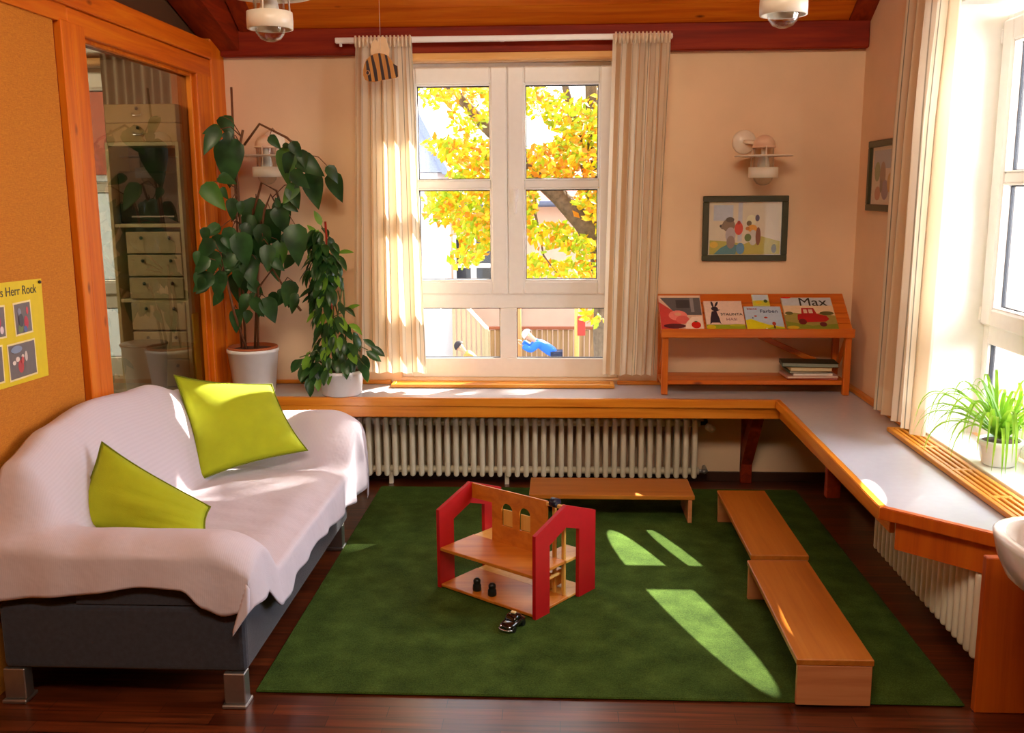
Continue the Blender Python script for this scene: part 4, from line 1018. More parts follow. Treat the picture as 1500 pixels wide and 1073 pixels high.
ML2 = leafmat('small glossy leaf', '#1a3a1c', '#34602c', .25, .3); ML2b = leafmat('young glossy leaf', '#6a9a30', '#86b83c', .4, .35)
p2 = thing('potted_plant', 'bushy small leaved trailing plant in a white pot, on the counter beside the left curtain', 'plant', (-1.165, 4.985, .5515))
pc2 = Vector((-1.165, 4.955, 0))
rim_pot(p2, pc2, .104, .118, .5515, .685, M_POT)
bm = bmesh.new(); lathe(bm, [(0, .680), (.06, .681), (.1085, .672)], pc2, 24); obj('soil', bm, M_SOIL, p2)
bm = bmesh.new(); tube(bm, [(-1.20, 4.98, .68), (-1.215, 4.98, 1.1), (-1.225, 4.98, 1.46)], .006, 8); obj('stake', bm, plain('red stake', '#a02818', .4), p2, True)
fb = bmesh.new(); sb = bmesh.new()
prof = [(.70, -1.20, .17), (.80, -1.18, .15), (.86, -1.16, .13), (.95, -1.19, .085), (1.05, -1.22, .085), (1.15, -1.225, .085), (1.25, -1.22, .09), (1.35, -1.235, .075), (1.42, -1.25, .05)]
for s in range(5):
    ph = s * 1.3
    tube(sb, [(pc2.x + .03 * math.cos(ph + z * 7), pc2.y + .03 * math.sin(ph + z * 7), .68 + z) for z in [k * .07 for k in range(int(10 - s * .6))]], .004, 6)
cnt = 0
while cnt < 270:
    z = rnd.uniform(.70, 1.43)
    i = max(0, min(len(prof) - 2, next((k for k in range(len(prof) - 1) if prof[k+1][0] >= z), len(prof) - 2)))
    (za, xa, ra_), (zb2, xb, rb_) = prof[i], prof[i+1]; f = max(0, min(1, (z - za) / (zb2 - za))); cx = xa + (xb - xa) * f; rr = ra_ + (rb_ - ra_) * f
    if rnd.random() > .35 + rr * 4: continue
    a = rnd.uniform(0, 2*PI); q = rnd.uniform(.35, 1) * rr
    c = Vector((cx + math.cos(a) * q, 4.96 + math.sin(a) * q * .75, z)); 
    if c.y > (4.94 if c.x > -1.24 else 4.98): continue
    outv = Vector((math.cos(a), math.sin(a), 0)); d = outv * rnd.uniform(.2, .9) + Vector((0, 0, rnd.uniform(-1.1, -.2)))
    n = outv + Vector((0, -.4, rnd.uniform(.3, 1)))
    ln = rnd.uniform(.07, .105); leaf(fb, c, d, n, ln, ln * rnd.uniform(.40, .5), 'oval', rnd.uniform(.1, .4), 1 if rnd.random() < .13 else 0, seg=5); cnt += 1
for (x, z, dx, dz) in ((-1.33, .66, -.3, -1), (-1.30, .62, -.1, -1), (-1.26, .70, .1, -1), (-1.04, .72, .4, -1), (-1.02, .68, .2, -1), (-1.36, .72, -.5, -.6), (-1.00, .76, .8, -.5), (-1.16, .66, .1, -1), (-1.20, .69, -.2, -1), (-1.31, .74, -.4, -.8), (-1.10, .71, .2, -1), (-1.285, .655, 0, -1), (-1.345, .675, -.2, -1)):
    tube(sb, [(-1.165 + (x + 1.165) * .3, 4.93, .70), (-1.165 + (x + 1.165) * .75, 4.88, max(z, .70) + .06), (x, 4.86, z + .045)], .0028, 5)
    for k in range(2): leaf(fb, Vector((x + rnd.uniform(-.015, .015), 4.865 + rnd.uniform(-.03, .02), z + rnd.uniform(.02, .07))), Vector((dx, -.15, dz)), Vector((.1, -1, .5)), rnd.uniform(.075, .10), .042, 'oval', .15, 1 if rnd.random() < .35 else 0)
for (x, z, dx, dz) in ((-1.16, 1.30, 1, .1), (-1.24, 1.44, -.4, 1), (-1.26, 1.38, -.6, .8), (-1.13, 1.0, .9, .4), (-1.29, 1.34, -1, .3)):
    tube(sb, [(-1.222, 4.99, z - .05), (x, 4.955, z)], .0028, 5)
    leaf(fb, Vector((x, 4.955, z)), Vector((dx, -.1, dz)), Vector((0, -.7, 1)), .085, .036, 'oval', .1, 1)
obj('stems', sb, M_STEM, p2); obj('foliage', fb, [ML2, ML2b], p2, recalc=False)

ML3 = leafmat('spider plant blade', '#7cb428', '#b4e04c', .5, .4)
p3 = thing('spider_plant', 'bright green spider plant arching over the sill of the right window', 'plant', (1.655, 3.60, .576))
rim_pot(p3, (1.655, 3.60), .060, .078, .576, .675, M_PORC)
bm = bmesh.new(); lathe(bm, [(0, .668), (.069, .666)], (1.655, 3.60), 20); obj('soil', bm, M_SOIL, p3)
fb = bmesh.new()
def blade(base, az, reach, rise, fall, w):
    hd = Vector((math.cos(az), math.sin(az), 0)); pv = None; sd_ = Vector((-hd.y, hd.x, 0)); n = 10
    for i in range(n + 1):
        t = i / n
        c = base + hd * (reach * (1 - (1 - t) ** 1.6)) + Vector((0, 0, rise * math.sin(PI * min(1, t * .62 + .02)) - fall * t ** 2.2))
        hw = w * .5 * min(1, .45 + t * 3) * (1 - t ** 3) + .0004
        if c.x > 1.735: c.x = 1.735
        c.z = max(c.z, .584)
        cur = (fb.verts.new(c - sd_ * hw + Vector((0, 0, hw * .5))), fb.verts.new(c), fb.verts.new(c + sd_ * hw + Vector((0, 0, hw * .5))))
        if pv:
            for k in (0, 1): f = fb.faces.new((pv[k], cur[k], cur[k+1], pv[k+1])); f.smooth = True
        pv = cur
for k in range(74):
    az = rnd.uniform(0, 2*PI); b_ = Vector((1.655 + rnd.uniform(-.02, .02), 3.60 + rnd.uniform(-.03, .03), .668))
    if k % 5 == 0: blade(b_, az, rnd.uniform(.06, .16), rnd.uniform(.18, .27), rnd.uniform(.0, .05), .014)
    else: blade(b_, az, rnd.uniform(.12, .34), rnd.uniform(.12, .26), rnd.uniform(.14, .30) if abs(math.sin(az)) > .4 or math.cos(az) > 0 else rnd.uniform(.10, .22), rnd.uniform(.010, .015))
for az, re_, ri, fa in ((PI*.93, .24, .16, .17), (PI*.86, .30, .20, .22), (PI*1.05, .20, .15, .18), (PI*.75, .33, .22, .2), (-.5*PI, .3, .22, .12), (-.42*PI, .34, .26, .1)): blade(Vector((1.65, 3.60, .668)), az, re_, ri, fa, .014)
obj('foliage', fb, ML3, p3, recalc=False)

# ------------------------------------------------------------------ curtains and rod
rod = thing('curtain_rod', 'white curtain rail across the top of the back window', 'curtain rail', (-.307, 5.13, 2.365))
obj('rail', box(-1.172, .562, 5.118, 5.146, 2.366, 2.394, bev=.004), M_WHITE, rod)
for x in (-1.10, -.31, .50): obj('bracket', box(x-.012, x+.012, 5.146, 5.196, 2.372, 2.388, bev=.002), M_WHITE, rod)
bm = bmesh.new(); bx(bm, -1.150, -1.138, 5.124, 5.140, 2.350, 2.366, bev=.002); obj('stop', bm, M_WHITE, rod)
def curtain(name, label, tf, top, bot, z1, z0, wc, nf, amp, seed, group=None):
    """pleated cloth: tf(a, off, z) maps along/offset to the world; top and bot are the (start, end) along the rail"""
    t = thing(name, label, 'curtain', tf((bot[0]+bot[1])/2, 0, z0), group)
    bm = bmesh.new(); uvl = bm.loops.layers.uv.new('cloth'); ns, nv = nf * 14, 46; G = []
    for j in range(nv + 1):
        v = j / nv; z = z1 + (z0 - z1) * v; row = []
        head = max(0, 1 - v / .035)
        for i in range(ns + 1):
            s = i / ns
            ph = 2*PI*nf*s + .55 * math.sin(2*PI*s*1.7 + seed) + .35 * noise.noise(Vector((s*5, v*1.3, seed)))
            A = amp * (.55 + .45 * min(1, v * 3)) * (1 + .45 * noise.noise(Vector((s*4, v*1.1, seed + 4))))
            a0 = top[0] + (top[1] - top[0]) * s; a1 = bot[0] + (bot[1] - bot[0]) * s
            ve = v ** .9; a = a0 + (a1 - a0) * ve
            a += .32 * (top[1] - top[0]) / nf * .5 * math.sin(2*ph) * .5
            off = A * math.sin(ph)
            if head > 0: off = off * .75 + .007 * math.sin(ph * 3.0 + 1) * head
            if z > z1 - .035: off = min(off, .006)
            row.append(bm.verts.new(tf(a, off, z + (.004 * math.sin(ph) if j == 0 else 0))))
        G.append(row)
    for j in range(nv):
        for i in range(ns):
            f = bm.faces.new((G[j][i], G[j][i+1], G[j+1][i+1], G[j+1][i])); f.smooth = True
            for l, (jj, ii) in zip(f.loops, ((j, i), (j, i+1), (j+1, i+1), (j+1, i))): l[uvl].uv = (ii / ns * wc, (z1 - z0) * (1 - jj / nv))
    obj('cloth', bm, M_CURT, t)
    bm = bmesh.new()      # heading tape of small gathers in front of the rail
    n = nf * 3
    for k in range(n):
        a = top[0] + (top[1]-top[0]) * (k + .5) / n; w = abs(top[1]-top[0]) / n * .42
        p = [tf(a - w, -.030 if True else 0, z1 - .035), tf(a - w*.6, -.036, z1 + .004), tf(a + w*.6, -.036, z1 + .004), tf(a + w, -.030, z1 - .035)]
        tube(bm, [tf(a, -.026, z1 - .05), tf(a, -.034, z1 - .02), tf(a, -.026, z1 + .006)], [w*.5, w, w*.7], 6)
    obj('heading', bm, plain('curtain heading', '#e4cfb0', .9), t, True)
    return t
curtain('curtain', 'cream striped curtain hanging left of the back window, sunlit on its inner edge', lambda a, o, z: (a, 5.105 + o, z), (-1.065, -.765), (-1.135, -.728), 2.388, .640, .80, 5, .028, 1.0, 'striped curtains')
curtain('curtain', 'cream striped curtain hanging right of the back window, behind the book rack end', lambda a, o, z: (a, 5.105 + o, z), (.262, .552), (.226, .498), 2.388, .632, .80, 5, .027, 5.0, 'striped curtains')
curtain('curtain', 'long cream striped curtain on the right wall before the side window', lambda a, o, z: (1.487 + o, a, z), (4.46, 3.86), (4.53, 3.93), 2.50, .600, 1.0, 5, .036, 9.0, 'striped curtains')
rod2 = thing('curtain_rod', 'white curtain rail on the right wall above the side window', 'curtain rail', (1.5, 3.4, 2.49))
obj('rail', box(1.515, 1.540, 2.5, 4.52, 2.478, 2.502, bev=.004), M_WHITE, rod2)
for y in (2.6, 3.5, 4.45): obj('bracket', box(1.540, XR-.001, y-.012, y+.012, 2.482, 2.498, bev=.002), M_WHITE, rod2)

# ------------------------------------------------------------------ lamps
def ship_lamp(name, label, c, s, wall=True, group=None, up=None):
    """lamp with a glass cylinder under a cap, a flat disc and a white ring on thin rods; c is the disc centre"""
    t = thing(name, label, 'lamp', (c[0], c[1], c[2]), group)
    def la(nm, prof, m, seg=32, par=None):
        bm = bmesh.new(); lathe(bm, [(r*s, c[2] + z*s) for r, z in prof], (c[0], c[1]), seg); return obj(nm, bm, m, par or t)
    la('socket_cap', [(0, .108), (.022, .104), (.042, .092), (.054, .072), (.056, .052), (.060, .052), (.060, .042), (.050, .040), (0, .040)], M_LAMPCAP)
    la('disc', [(.058, .004), (.148, .003), (.150, 0), (.148, -.003), (.058, -.004), (.058, .004)], M_LAMP, 48)
    la('ring', [(.066, -.058), (.076, -.058), (.077, -.085), (.076, -.112), (.066, -.112), (.066, -.058)], M_LAMP, 40)
    la('glass_cover', [(.052, .042), (.053, -.10), (.048, -.125), (.034, -.143), (.015, -.151), (0, -.152), (0, -.149), (.015, -.148), (.033, -.140), (.046, -.123), (.050, -.10), (.049, .042), (.052, .042)], M_LGLASS)
    la('bulb', [(0, .04), (.014, .038), (.016, .01), (.026, -.015), (.032, -.045), (.028, -.07), (.015, -.085), (0, -.088)], M_BULB, 20)
    for k in range(3):
        a = 2*PI*k/3 + .5; bm = bmesh.new()
        tube(bm, [(c[0] + .0615*s*math.cos(a), c[1] + .0615*s*math.sin(a), c[2] + .05*s), (c[0] + .069*s*math.cos(a), c[1] + .069*s*math.sin(a), c[2] - .06*s)], .003*s, 6); obj('rod', bm, M_LAMP, t, True)
    if wall:
        bm = bmesh.new(); lathe(bm, [(0, 0), (.062, 0), (.062, .012), (.055, .022), (0, .026)], (0, 0), 28, M=Matrix.Translation((c[0] - .075*wall, YB - .0005, c[2] + .078)) @ Matrix.Rotation(PI/2, 4, 'X')); obj('wall_plate', bm, M_LAMP, t)
        bm = bmesh.new(); tube(bm, [(c[0] - .075*wall, YB - .02, c[2] + .078), (c[0] - .06*wall, c[1] + .09, c[2] + .075), (c[0] - .015*wall, c[1] + .035, c[2] + .066)], .011, 8); obj('arm', bm, M_LAMP, t, True)
    else:
        zc = ceil_z(c[1]) - .0005
        bm = bmesh.new(); tube(bm, [(c[0], c[1], c[2] + .10*s), (c[0], c[1], zc - .03)], .008, 10); obj('stem', bm, M_LAMP, t, True)
        bm = bmesh.new(); lathe(bm, [(0, zc + .03), (.05, zc + .02), (.05, zc - .045), (.03, zc - .06), (0, zc - .06)], (c[0], c[1]), 24); obj('canopy', bm, M_LAMP, t)
    return t
ship_lamp('wall_lamp', 'white wall lamp with glass cylinder and flat disc above the framed picture', (1.035, 5.09, 1.778), .98, 1.0)
ship_lamp('wall_lamp', 'white wall lamp with disc half hidden behind the tall plant', (-1.552, 5.09, 1.800), .98, .01)
ship_lamp('pendant_lamp', 'white pendant lamp at the top of the picture on the left, above the sofa side', (-1.0, 3.40, 2.272), 1.02, 0)
ship_lamp('pendant_lamp', 'white pendant lamp at the top of the picture on the right, nearer the right wall', (.733, 3.38, 2.288), 1.02, 0)

# bee cut out of thin plywood hanging before the left curtain
bee = thing('hanging_bee_mobile', 'striped wooden bee with pale wings hanging before the left curtain', 'mobile', (-.90, 4.93, 2.16))
def bz(u, v): return (-.990 + (u - 345) * .000319, 2.287 - (v - 380) * .000302)
by0, by1 = 4.925, 4.933
bodyp = [bz(*q) for q in ((372, 800), (345, 730), (348, 640), (368, 560), (400, 480), (470, 420), (540, 388), (610, 380), (690, 395), (750, 430), (800, 500), (830, 555), (890, 590), (897, 680), (895, 755), (860, 775), (740, 795), (620, 810), (520, 835), (430, 830))]
bm = bmesh.new(); prism(bm, bodyp, 1, by0, by1); obj('body', bm, wood('bee wood', '#b06a1c', '#c8842c', '#d89840', 2, knots=False), bee)
MK = plain('dark brown stripe paint', '#2a0c06', .5)
for q in (((395, 510), (425, 480), (455, 640), (478, 825), (430, 825), (400, 640)), ((470, 425), (505, 405), (560, 640), (580, 822), (530, 828), (500, 620)), ((590, 384), (625, 383), (655, 560), (690, 800), (640, 806), (615, 600)), ((690, 400), (730, 420), (765, 600), (790, 785), (745, 792), (722, 580)), ((820, 545), (885, 590), (894, 755), (862, 772), (838, 660))):
    bm = bmesh.new(); prism(bm, [bz(*p) for p in q], 1, by0 - .0012, by0 - .0002); obj('stripe', bm, MK, bee)
bm = bmesh.new(); prism(bm, [bz(*p) for p in ell(420, 690, 34, 40, 14)], 1, by0 - .0028, by0 - .0014); obj('eye', bm, plain('eye white', '#c88a50', .5), bee)
bm = bmesh.new(); prism(bm, [bz(*p) for p in ell(418, 690, 22, 30, 14)], 1, by0 - .0042, by0 - .003); obj('pupil', bm, MK, bee)
MW = plain('pale wing plywood', '#ecc898', .5)
bm = bmesh.new(); prism(bm, [bz(*q) for q in ((480, 440), (470, 330), (480, 230), (510, 175), (560, 165), (600, 220), (620, 420))], 1, by1 + .001, by1 + .004); obj('wing', bm, MW, bee)
bm = bmesh.new(); prism(bm, [bz(*q) for q in ((570, 420), (575, 280), (600, 160), (650, 105), (700, 130), (735, 220), (765, 330), (750, 440))], 1, by1 + .0045, by1 + .0075); obj('wing', bm, MW, bee)
bm = bmesh.new(); zt_ = ceil_z(4.929); tube(bm, [(-.90, 4.929, 2.28), (-.90, 4.929, zt_ + .003)], .0008, 5); obj('thread', bm, M_PAPER, bee)

# wash basin in front of the end panel
# (basin)
wb = thing('wash_basin', 'white rounded wash basin at the right edge in front of the counter end', 'basin', (1.38, 2.42, .55))
def rr(cx, cy, a, b, n=40, ex=2.7): return [(cx + a * math.copysign(abs(math.cos(2*PI*k/n)) ** (2/ex), math.cos(2*PI*k/n)), cy + b * math.copysign(abs(math.sin(2*PI*k/n)) ** (2/ex), math.sin(2*PI*k/n))) for k in range(n)]
secs = [(.08, .08, .52), (.13, .13, .535), (.19, .175, .585), (.214, .20, .64), (.224, .210, .685), (.226, .212, .699), (.220, .206, .704), (.204, .190, .704), (.196, .182, .700), (.186, .172, .68), (.16, .15, .62), (.10, .10, .578), (.03, .03, .572)]
bm = bmesh.new(); R_ = [[bm.verts.new((p[0], p[1], z)) for p in rr(1.378, 2.43, a, b)] for a, b, z in secs]
bx_lim = XR - .001
for r in R_:
    for v in r: v.co.x = min(v.co.x, bx_lim)
for a, b in zip(R_, R_[1:]):
    for k in range(40): bm.faces.new((a[k], a[(k+1) % 40], b[(k+1) % 40], b[k])).smooth = True
bm.faces.new(R_[0]); bm.faces.new(R_[-1]); obj('bowl', bm, M_PORC, wb)
obj('wall_block', box(1.50, XR-.0005, 2.25, 2.59, .54, .70, bev=.015, seg=3), M_PORC, wb)
bm = bmesh.new(); tube(bm, [(1.54, 2.42, .70), (1.54, 2.42, .80), (1.50, 2.42, .82), (1.43, 2.42, .805)], .013, 10); obj('tap', bm, M_CHROME, wb, True)

# ------------------------------------------------------------------ next door: cabinet, boxes, bin, curtain
cab = thing('drawer_cabinet', 'tall pale cabinet with dark niche and drawers behind the glass wall', 'cabinet', (-2.09, 4.91, 0))
M_CAB = plain('pale birch cabinet', '#c4b488', .5); M_CABF = plain('beige drawer front', '#b09c74', .5)
M_DK = plain('black niche', '#10120e', .4)
bm = bmesh.new(); X0c, X1c, y0c, y1c = -2.275, -1.90, 4.79, 5.04
bx(bm, X0c, X0c+.018, y0c, y1c, 0, 1.86); bx(bm, X1c-.018, X1c, y0c, y1c, 0, 1.86); bx(bm, X0c+.018, X1c-.018, y0c, y1c, 1.842, 1.86); bx(bm, X0c+.018, X1c-.018, y1c-.01, y1c, 0, 1.842)
for z in (0.02, .60, 1.06, 1.44): bx(bm, X0c+.018, X1c-.018, y0c+.004, y1c-.01, z, z+.018)
obj('body', bm, M_CAB, cab)
obj('niche_back', box(X0c+.019, X1c-.019, y1c-.03, y1c-.011, 1.459, 1.841, bev=0), M_DK, cab)
def drawer(z0, z1):
    d = obj('drawer', box(X0c+.075, X1c-.019, y0c-.006, y1c-.02, z0, z1, bev=.003), M_CABF, cab)
    for x in (X0c+.155, X1c-.075):
        bm = bmesh.new(); ball(bm, (x, y0c-.012, z1-.03), .009, 10); obj('knob', bm, M_DK, d)
for z in (1.31, 1.195, 1.08): drawer(z, z + .108)
for z in (.92, .77, .625): drawer(z, z + .14)
for k, (z, lab) in enumerate(((1.8605, 'lower flat cardboard box lying on the cabinet behind the glass'), (1.953, 'upper flat cardboard box lying on the cabinet behind the glass'))):
    bxo = obj('storage_box', box(-2.265, -1.905, 4.795, 5.03, z, z + .0915, bev=.004), plain('tan cardboard', '#b8945c', .7)); tag(bxo, lab, 'box', 'cardboard boxes on the cabinet')
    bm = bmesh.new(); ball(bm, (-2.10, 4.79, z + .07), .009, 10); obj('clasp', bm, MK, bxo)
    bm = bmesh.new(); tube(bm, [(-2.125, 4.793, z + .05), (-2.12, 4.785, z + .036), (-2.08, 4.785, z + .036), (-2.075, 4.793, z + .05)], .003, 6); obj('handle', bm, MATS['lamp silver'], bxo, True)
bxm = tag(obj('appliance', box(-2.245, -1.930, 4.83, 4.995, 1.459, 1.72, bev=.01), plain('black appliance', '#0c0e0c', .15)), 'black box shaped appliance in the dark niche of the cabinet', 'appliance')
obj('chrome_strip', box(-2.18, -1.96, 4.826, 4.8295, 1.490, 1.498, bev=0), MATS['lamp silver'], bxm)
tb = thing('bin', 'grey white waste bin before the cabinet behind the glass', 'bin', (-2.10, 4.60, .58))
bt = obj('side_table', box(-2.30, -1.90, 4.45, 4.76, .0, .575, bev=.004), plain('grey side unit', '#8a8478', .6)); tag(bt, 'low grey side unit behind the glass carrying the waste bin', 'side unit')
bm = bmesh.new(); lathe(bm, [(0, .576), (.085, .576), (.092, .60), (.108, .86), (.112, .865), (.112, .872), (.104, .872), (.088, .60), (0, .59)], (-2.07, 4.61), 28); obj('body', bm, plain('translucent white bin', '#c8c8c4', .3), tb)
bm = bmesh.new(); lathe(bm, [(0, .885), (.10, .884), (.115, .876), (.115, .873), (0, .873)], (-2.07, 4.61), 28); obj('lid', bm, plain('bin lid brown', '#7a6650', .4), tb)
yf = obj('folder', box(-1.897, -1.885, 4.80, 5.035, .0, 1.0, bev=.002), plain('yellow board', '#d8c010', .6)); tag(yf, 'yellow cardboard sheet leaning against the cabinet side behind the glass', 'cardboard sheet')
ac = thing('curtain', 'grey beige pleated curtain behind the boxes in the room behind the glass', 'curtain', (-2.2, 5.10, 1.5))
bm = bmesh.new(); G = []
for j in (0, 1):
    G.append([bm.verts.new((-2.42 + .42 * i / 60, 5.12 + .018 * math.sin(i * .9 + .4 * math.sin(i * .31)), (2.33, 1.0)[j])) for i in range(61)])
for i in range(60): bm.faces.new((G[0][i], G[0][i+1], G[1][i+1], G[1][i])).smooth = True
obj('cloth', bm, M_ANCURT, ac)
ar = tag(obj('curtain_rod', box(-3.5, -1.98, 5.14, 5.165, 2.34, 2.365, bev=.004), M_WHITE), 'white curtain rail in the room behind the glass', 'curtain rail')

# ------------------------------------------------------------------ the yard outside
GZ = -2.4
struct('ground', box(-40, 40, 5.56, 70, GZ-.2, GZ, bev=0), plain('yard gravel and grass', '#84868a', .95, var=.25, nscale=2))
def yard(n, bm, m, lab, cat, group=None): return tag(obj(n, bm, m), lab, cat, group)
M_TILE = plain('red roof tiles', '#b4553c', .8, var=.25, nscale=14)
# peach building
pb = thing('school_building', 'peach rendered building across the yard, behind the autumn tree', 'building', (2, 24, GZ))
bm = bmesh.new(); bx(bm, -2.9, 9, 22, 30, GZ, 1.35, bev=0); obj('wall', bm, M_PLASTEX, pb)
bm = bmesh.new(); prism(bm, [(21.5, 1.36), (30.5, 1.36), (26, 2.1)], 0, -3.2, 9.4); obj('roof', bm, M_TILE, pb)
bm = bmesh.new(); tube(bm, [(-3.2, 21.45, 1.36), (9.4, 21.45, 1.36)], .07, 8); obj('gutter', bm, plain('grey gutter', '#5a5e70', .4), pb)
for wx0 in (-2.47, 1.6, 4.6):
    bm = bmesh.new(); wx1 = wx0 + .98; wz0, wz1 = -.42, .66
    for q in ((wx0, wx0+.07, wz0, wz1), (wx1-.07, wx1, wz0, wz1), (wx0+.07, wx1-.07, wz0, wz0+.07), (wx0+.07, wx1-.07, wz1-.07, wz1), (wx0+.07, wx1-.07, wz0+.34, wz0+.44), (wx0+.40, wx0+.53, wz0+.07, wz0+.34), (wx0+.40, wx0+.53, wz0+.44, wz1-.07)): bx(bm, q[0], q[1], 21.93, 21.998, q[2], q[3], bev=.004)
    wf = obj('window_frame', bm, M_WHITE, pb); obj('window_pane', box(wx0+.07, wx1-.07, 21.96, 21.975, wz0+.07, wz1-.07, bev=0), plain('dark window pane', '#2c3038', .08), wf)
bm = bmesh.new(); tube(bm, [(-.98, 21.93, GZ), (-.98, 21.93, 1.33)], .05, 8); obj('downpipe', bm, MATS['grey gutter'], pb)
# white house on the left
wh = thing('white_house', 'white house with steep pale slate roof at the left across the yard', 'building', (-6, 20, GZ))
obj('wall', box(-12, -2.42, 19, 21.1, GZ, 2.0, bev=0), plain('white render', '#e4e2de', .9), wh)
bm = bmesh.new(); prism(bm, [(-12.2, 2.005), (-5.3, 2.005), (-5.3, 5.2), (-12.2, 5.2)], 1, 18.8, 21.1); obj('roof', bm, M_TILE, wh)
bm = bmesh.new(); prism(bm, [(-5.295, 2.005), (-2.30, 2.005), (-3.9, 5.2), (-5.295, 5.2)], 1, 18.8, 21.1); obj('roof', bm, plain('slate blue roof', '#a0a8bc', .7, var=.1), wh)
bm = bmesh.new(); prism(bm, [(-2.28, 1.96), (-2.14, 1.96), (-3.86, 5.4), (-4.0, 5.4)], 1, 18.7, 21.1); obj('verge_board', bm, plain('blue grey verge', '#8a94b0', .6), wh)
# fence, stair rail, poles
fe = thing('garden_fence', 'brown wooden fence of upright slats across the yard', 'fence', (0, 19, GZ))
for k in range(36):
    x = -1.42 + k * .105; obj('slat', box(x, x+.085, 19.0, 19.025, GZ, -1.10 + .01 * (k % 3), bev=.004), wood('weathered fence wood', '#7a5a34', '#96744a', '#ac8a5c', 2, rough=.8, coat=0, knots=False), fe)
obj('top_rail', box(-1.45, 2.38, 18.95, 19.06, -1.085, -1.03, bev=.004), plain('fence rail', '#8c4a2a', .7), fe)
obj('rail', box(-1.45, 2.38, 19.026, 19.06, -2.0, -1.92, bev=.004), MATS['fence rail'], fe)
srl = thing('stair_railing', 'pale sloping stair railing with upright slats left of the brown fence', 'railing', (-1.75, 18.3, GZ))
bar('handrail', (-2.15, 18.3, -.18), (-1.42, 18.3, -.98), .06, .06, plain('pale rail', '#e8dcc8', .5), srl)
for k in range(8):
    x = -2.10 + k * .095; obj('slat', box(x, x+.06, 18.29, 18.31, GZ, -.98 + (-1.42 - x) * 1.09 - .05, bev=.003), plain('pale slat', '#b8a880', .7), srl)
obj('post', box(-1.47, -1.40, 18.26, 18.34, GZ, -.98, bev=.004), MATS['pale slat'], srl)
yard('wooden_pole', (lambda b_: tube(b_, [(-.785, 17.5, GZ), (-.785, 17.5, .45)], .055, 10))(bmesh.new()), plain('orange pole wood', '#d08a4c', .6), 'orange wooden pole in the yard, left of the bending child', 'pole')
wp = yard('wooden_pole', (lambda b_: tube(b_, [(.285, 17.5, GZ), (.285, 17.5, .30)], .045, 10))(bmesh.new()), plain('yellow pole wood', '#d8ac5c', .6), 'yellowish wooden pole with a red box, right of the bending child', 'pole')
obj('red_box', box(.30, .44, 17.42, 17.52, -.98, -.62, bev=.01), plain('red box paint', '#c03020', .5), wp)

# two children playing
def skin(name, joints, edges, root, m, par=None, sub=2, close=None):
    bm = bmesh.new(); ly = bm.verts.layers.skin.verify(); V = {}
    for k, (p, r) in joints.items():
        v = bm.verts.new(p); v[ly].radius = (r, r) if not isinstance(r, tuple) else r; V[k] = v
    for a, b in edges: bm.edges.new((V[a], V[b]))
    V[root][ly].use_root = True
    o = obj(name, bm, m, par, recalc=False, origin=joints[root][0] if par is None else None)
    md = o.modifiers.new('skin', 'SKIN'); md.use_smooth_shade = True; md.branch_smoothing = .6
    s_ = o.modifiers.new('sub', 'SUBSURF'); s_.levels = sub; s_.render_levels = sub
    return o
M_SKIN = plain('skin', '#dca684', .6, var=.03); 
def hand(par, wrist, d, side):
    """small hand: palm and five bent fingers rooted in it"""
    d = Vector(d).normalized(); s_ = d.cross(Vector((0, 0, 1))).normalized() * side; u = s_.cross(d)
    w = Vector(wrist)
    J = {'w': (w, .017), 'p': (w + d*.035, .022)}; E_ = [('w', 'p')]
    for i, l in enumerate((.042, .048, .044, .034)):
        b = w + d*.052 + s_*(.018 - .012*i); J['a%d' % i] = (b, .0065); J['b%d' % i] = (b + d*l*.55 - u*.006, .006); J['c%d' % i] = (b + d*l*.95 - u*.02, .005)
        E_ += [('p', 'a%d' % i), ('a%d' % i, 'b%d' % i), ('b%d' % i, 'c%d' % i)]
    J['t'] = (w + d*.03 + s_*.03, .007); J['t2'] = (w + d*.055 + s_*.038 - u*.01, .006); E_ += [('p', 't'), ('t', 't2')]
    return skin('hand', J, E_, 'w', M_SKIN, par, 1)
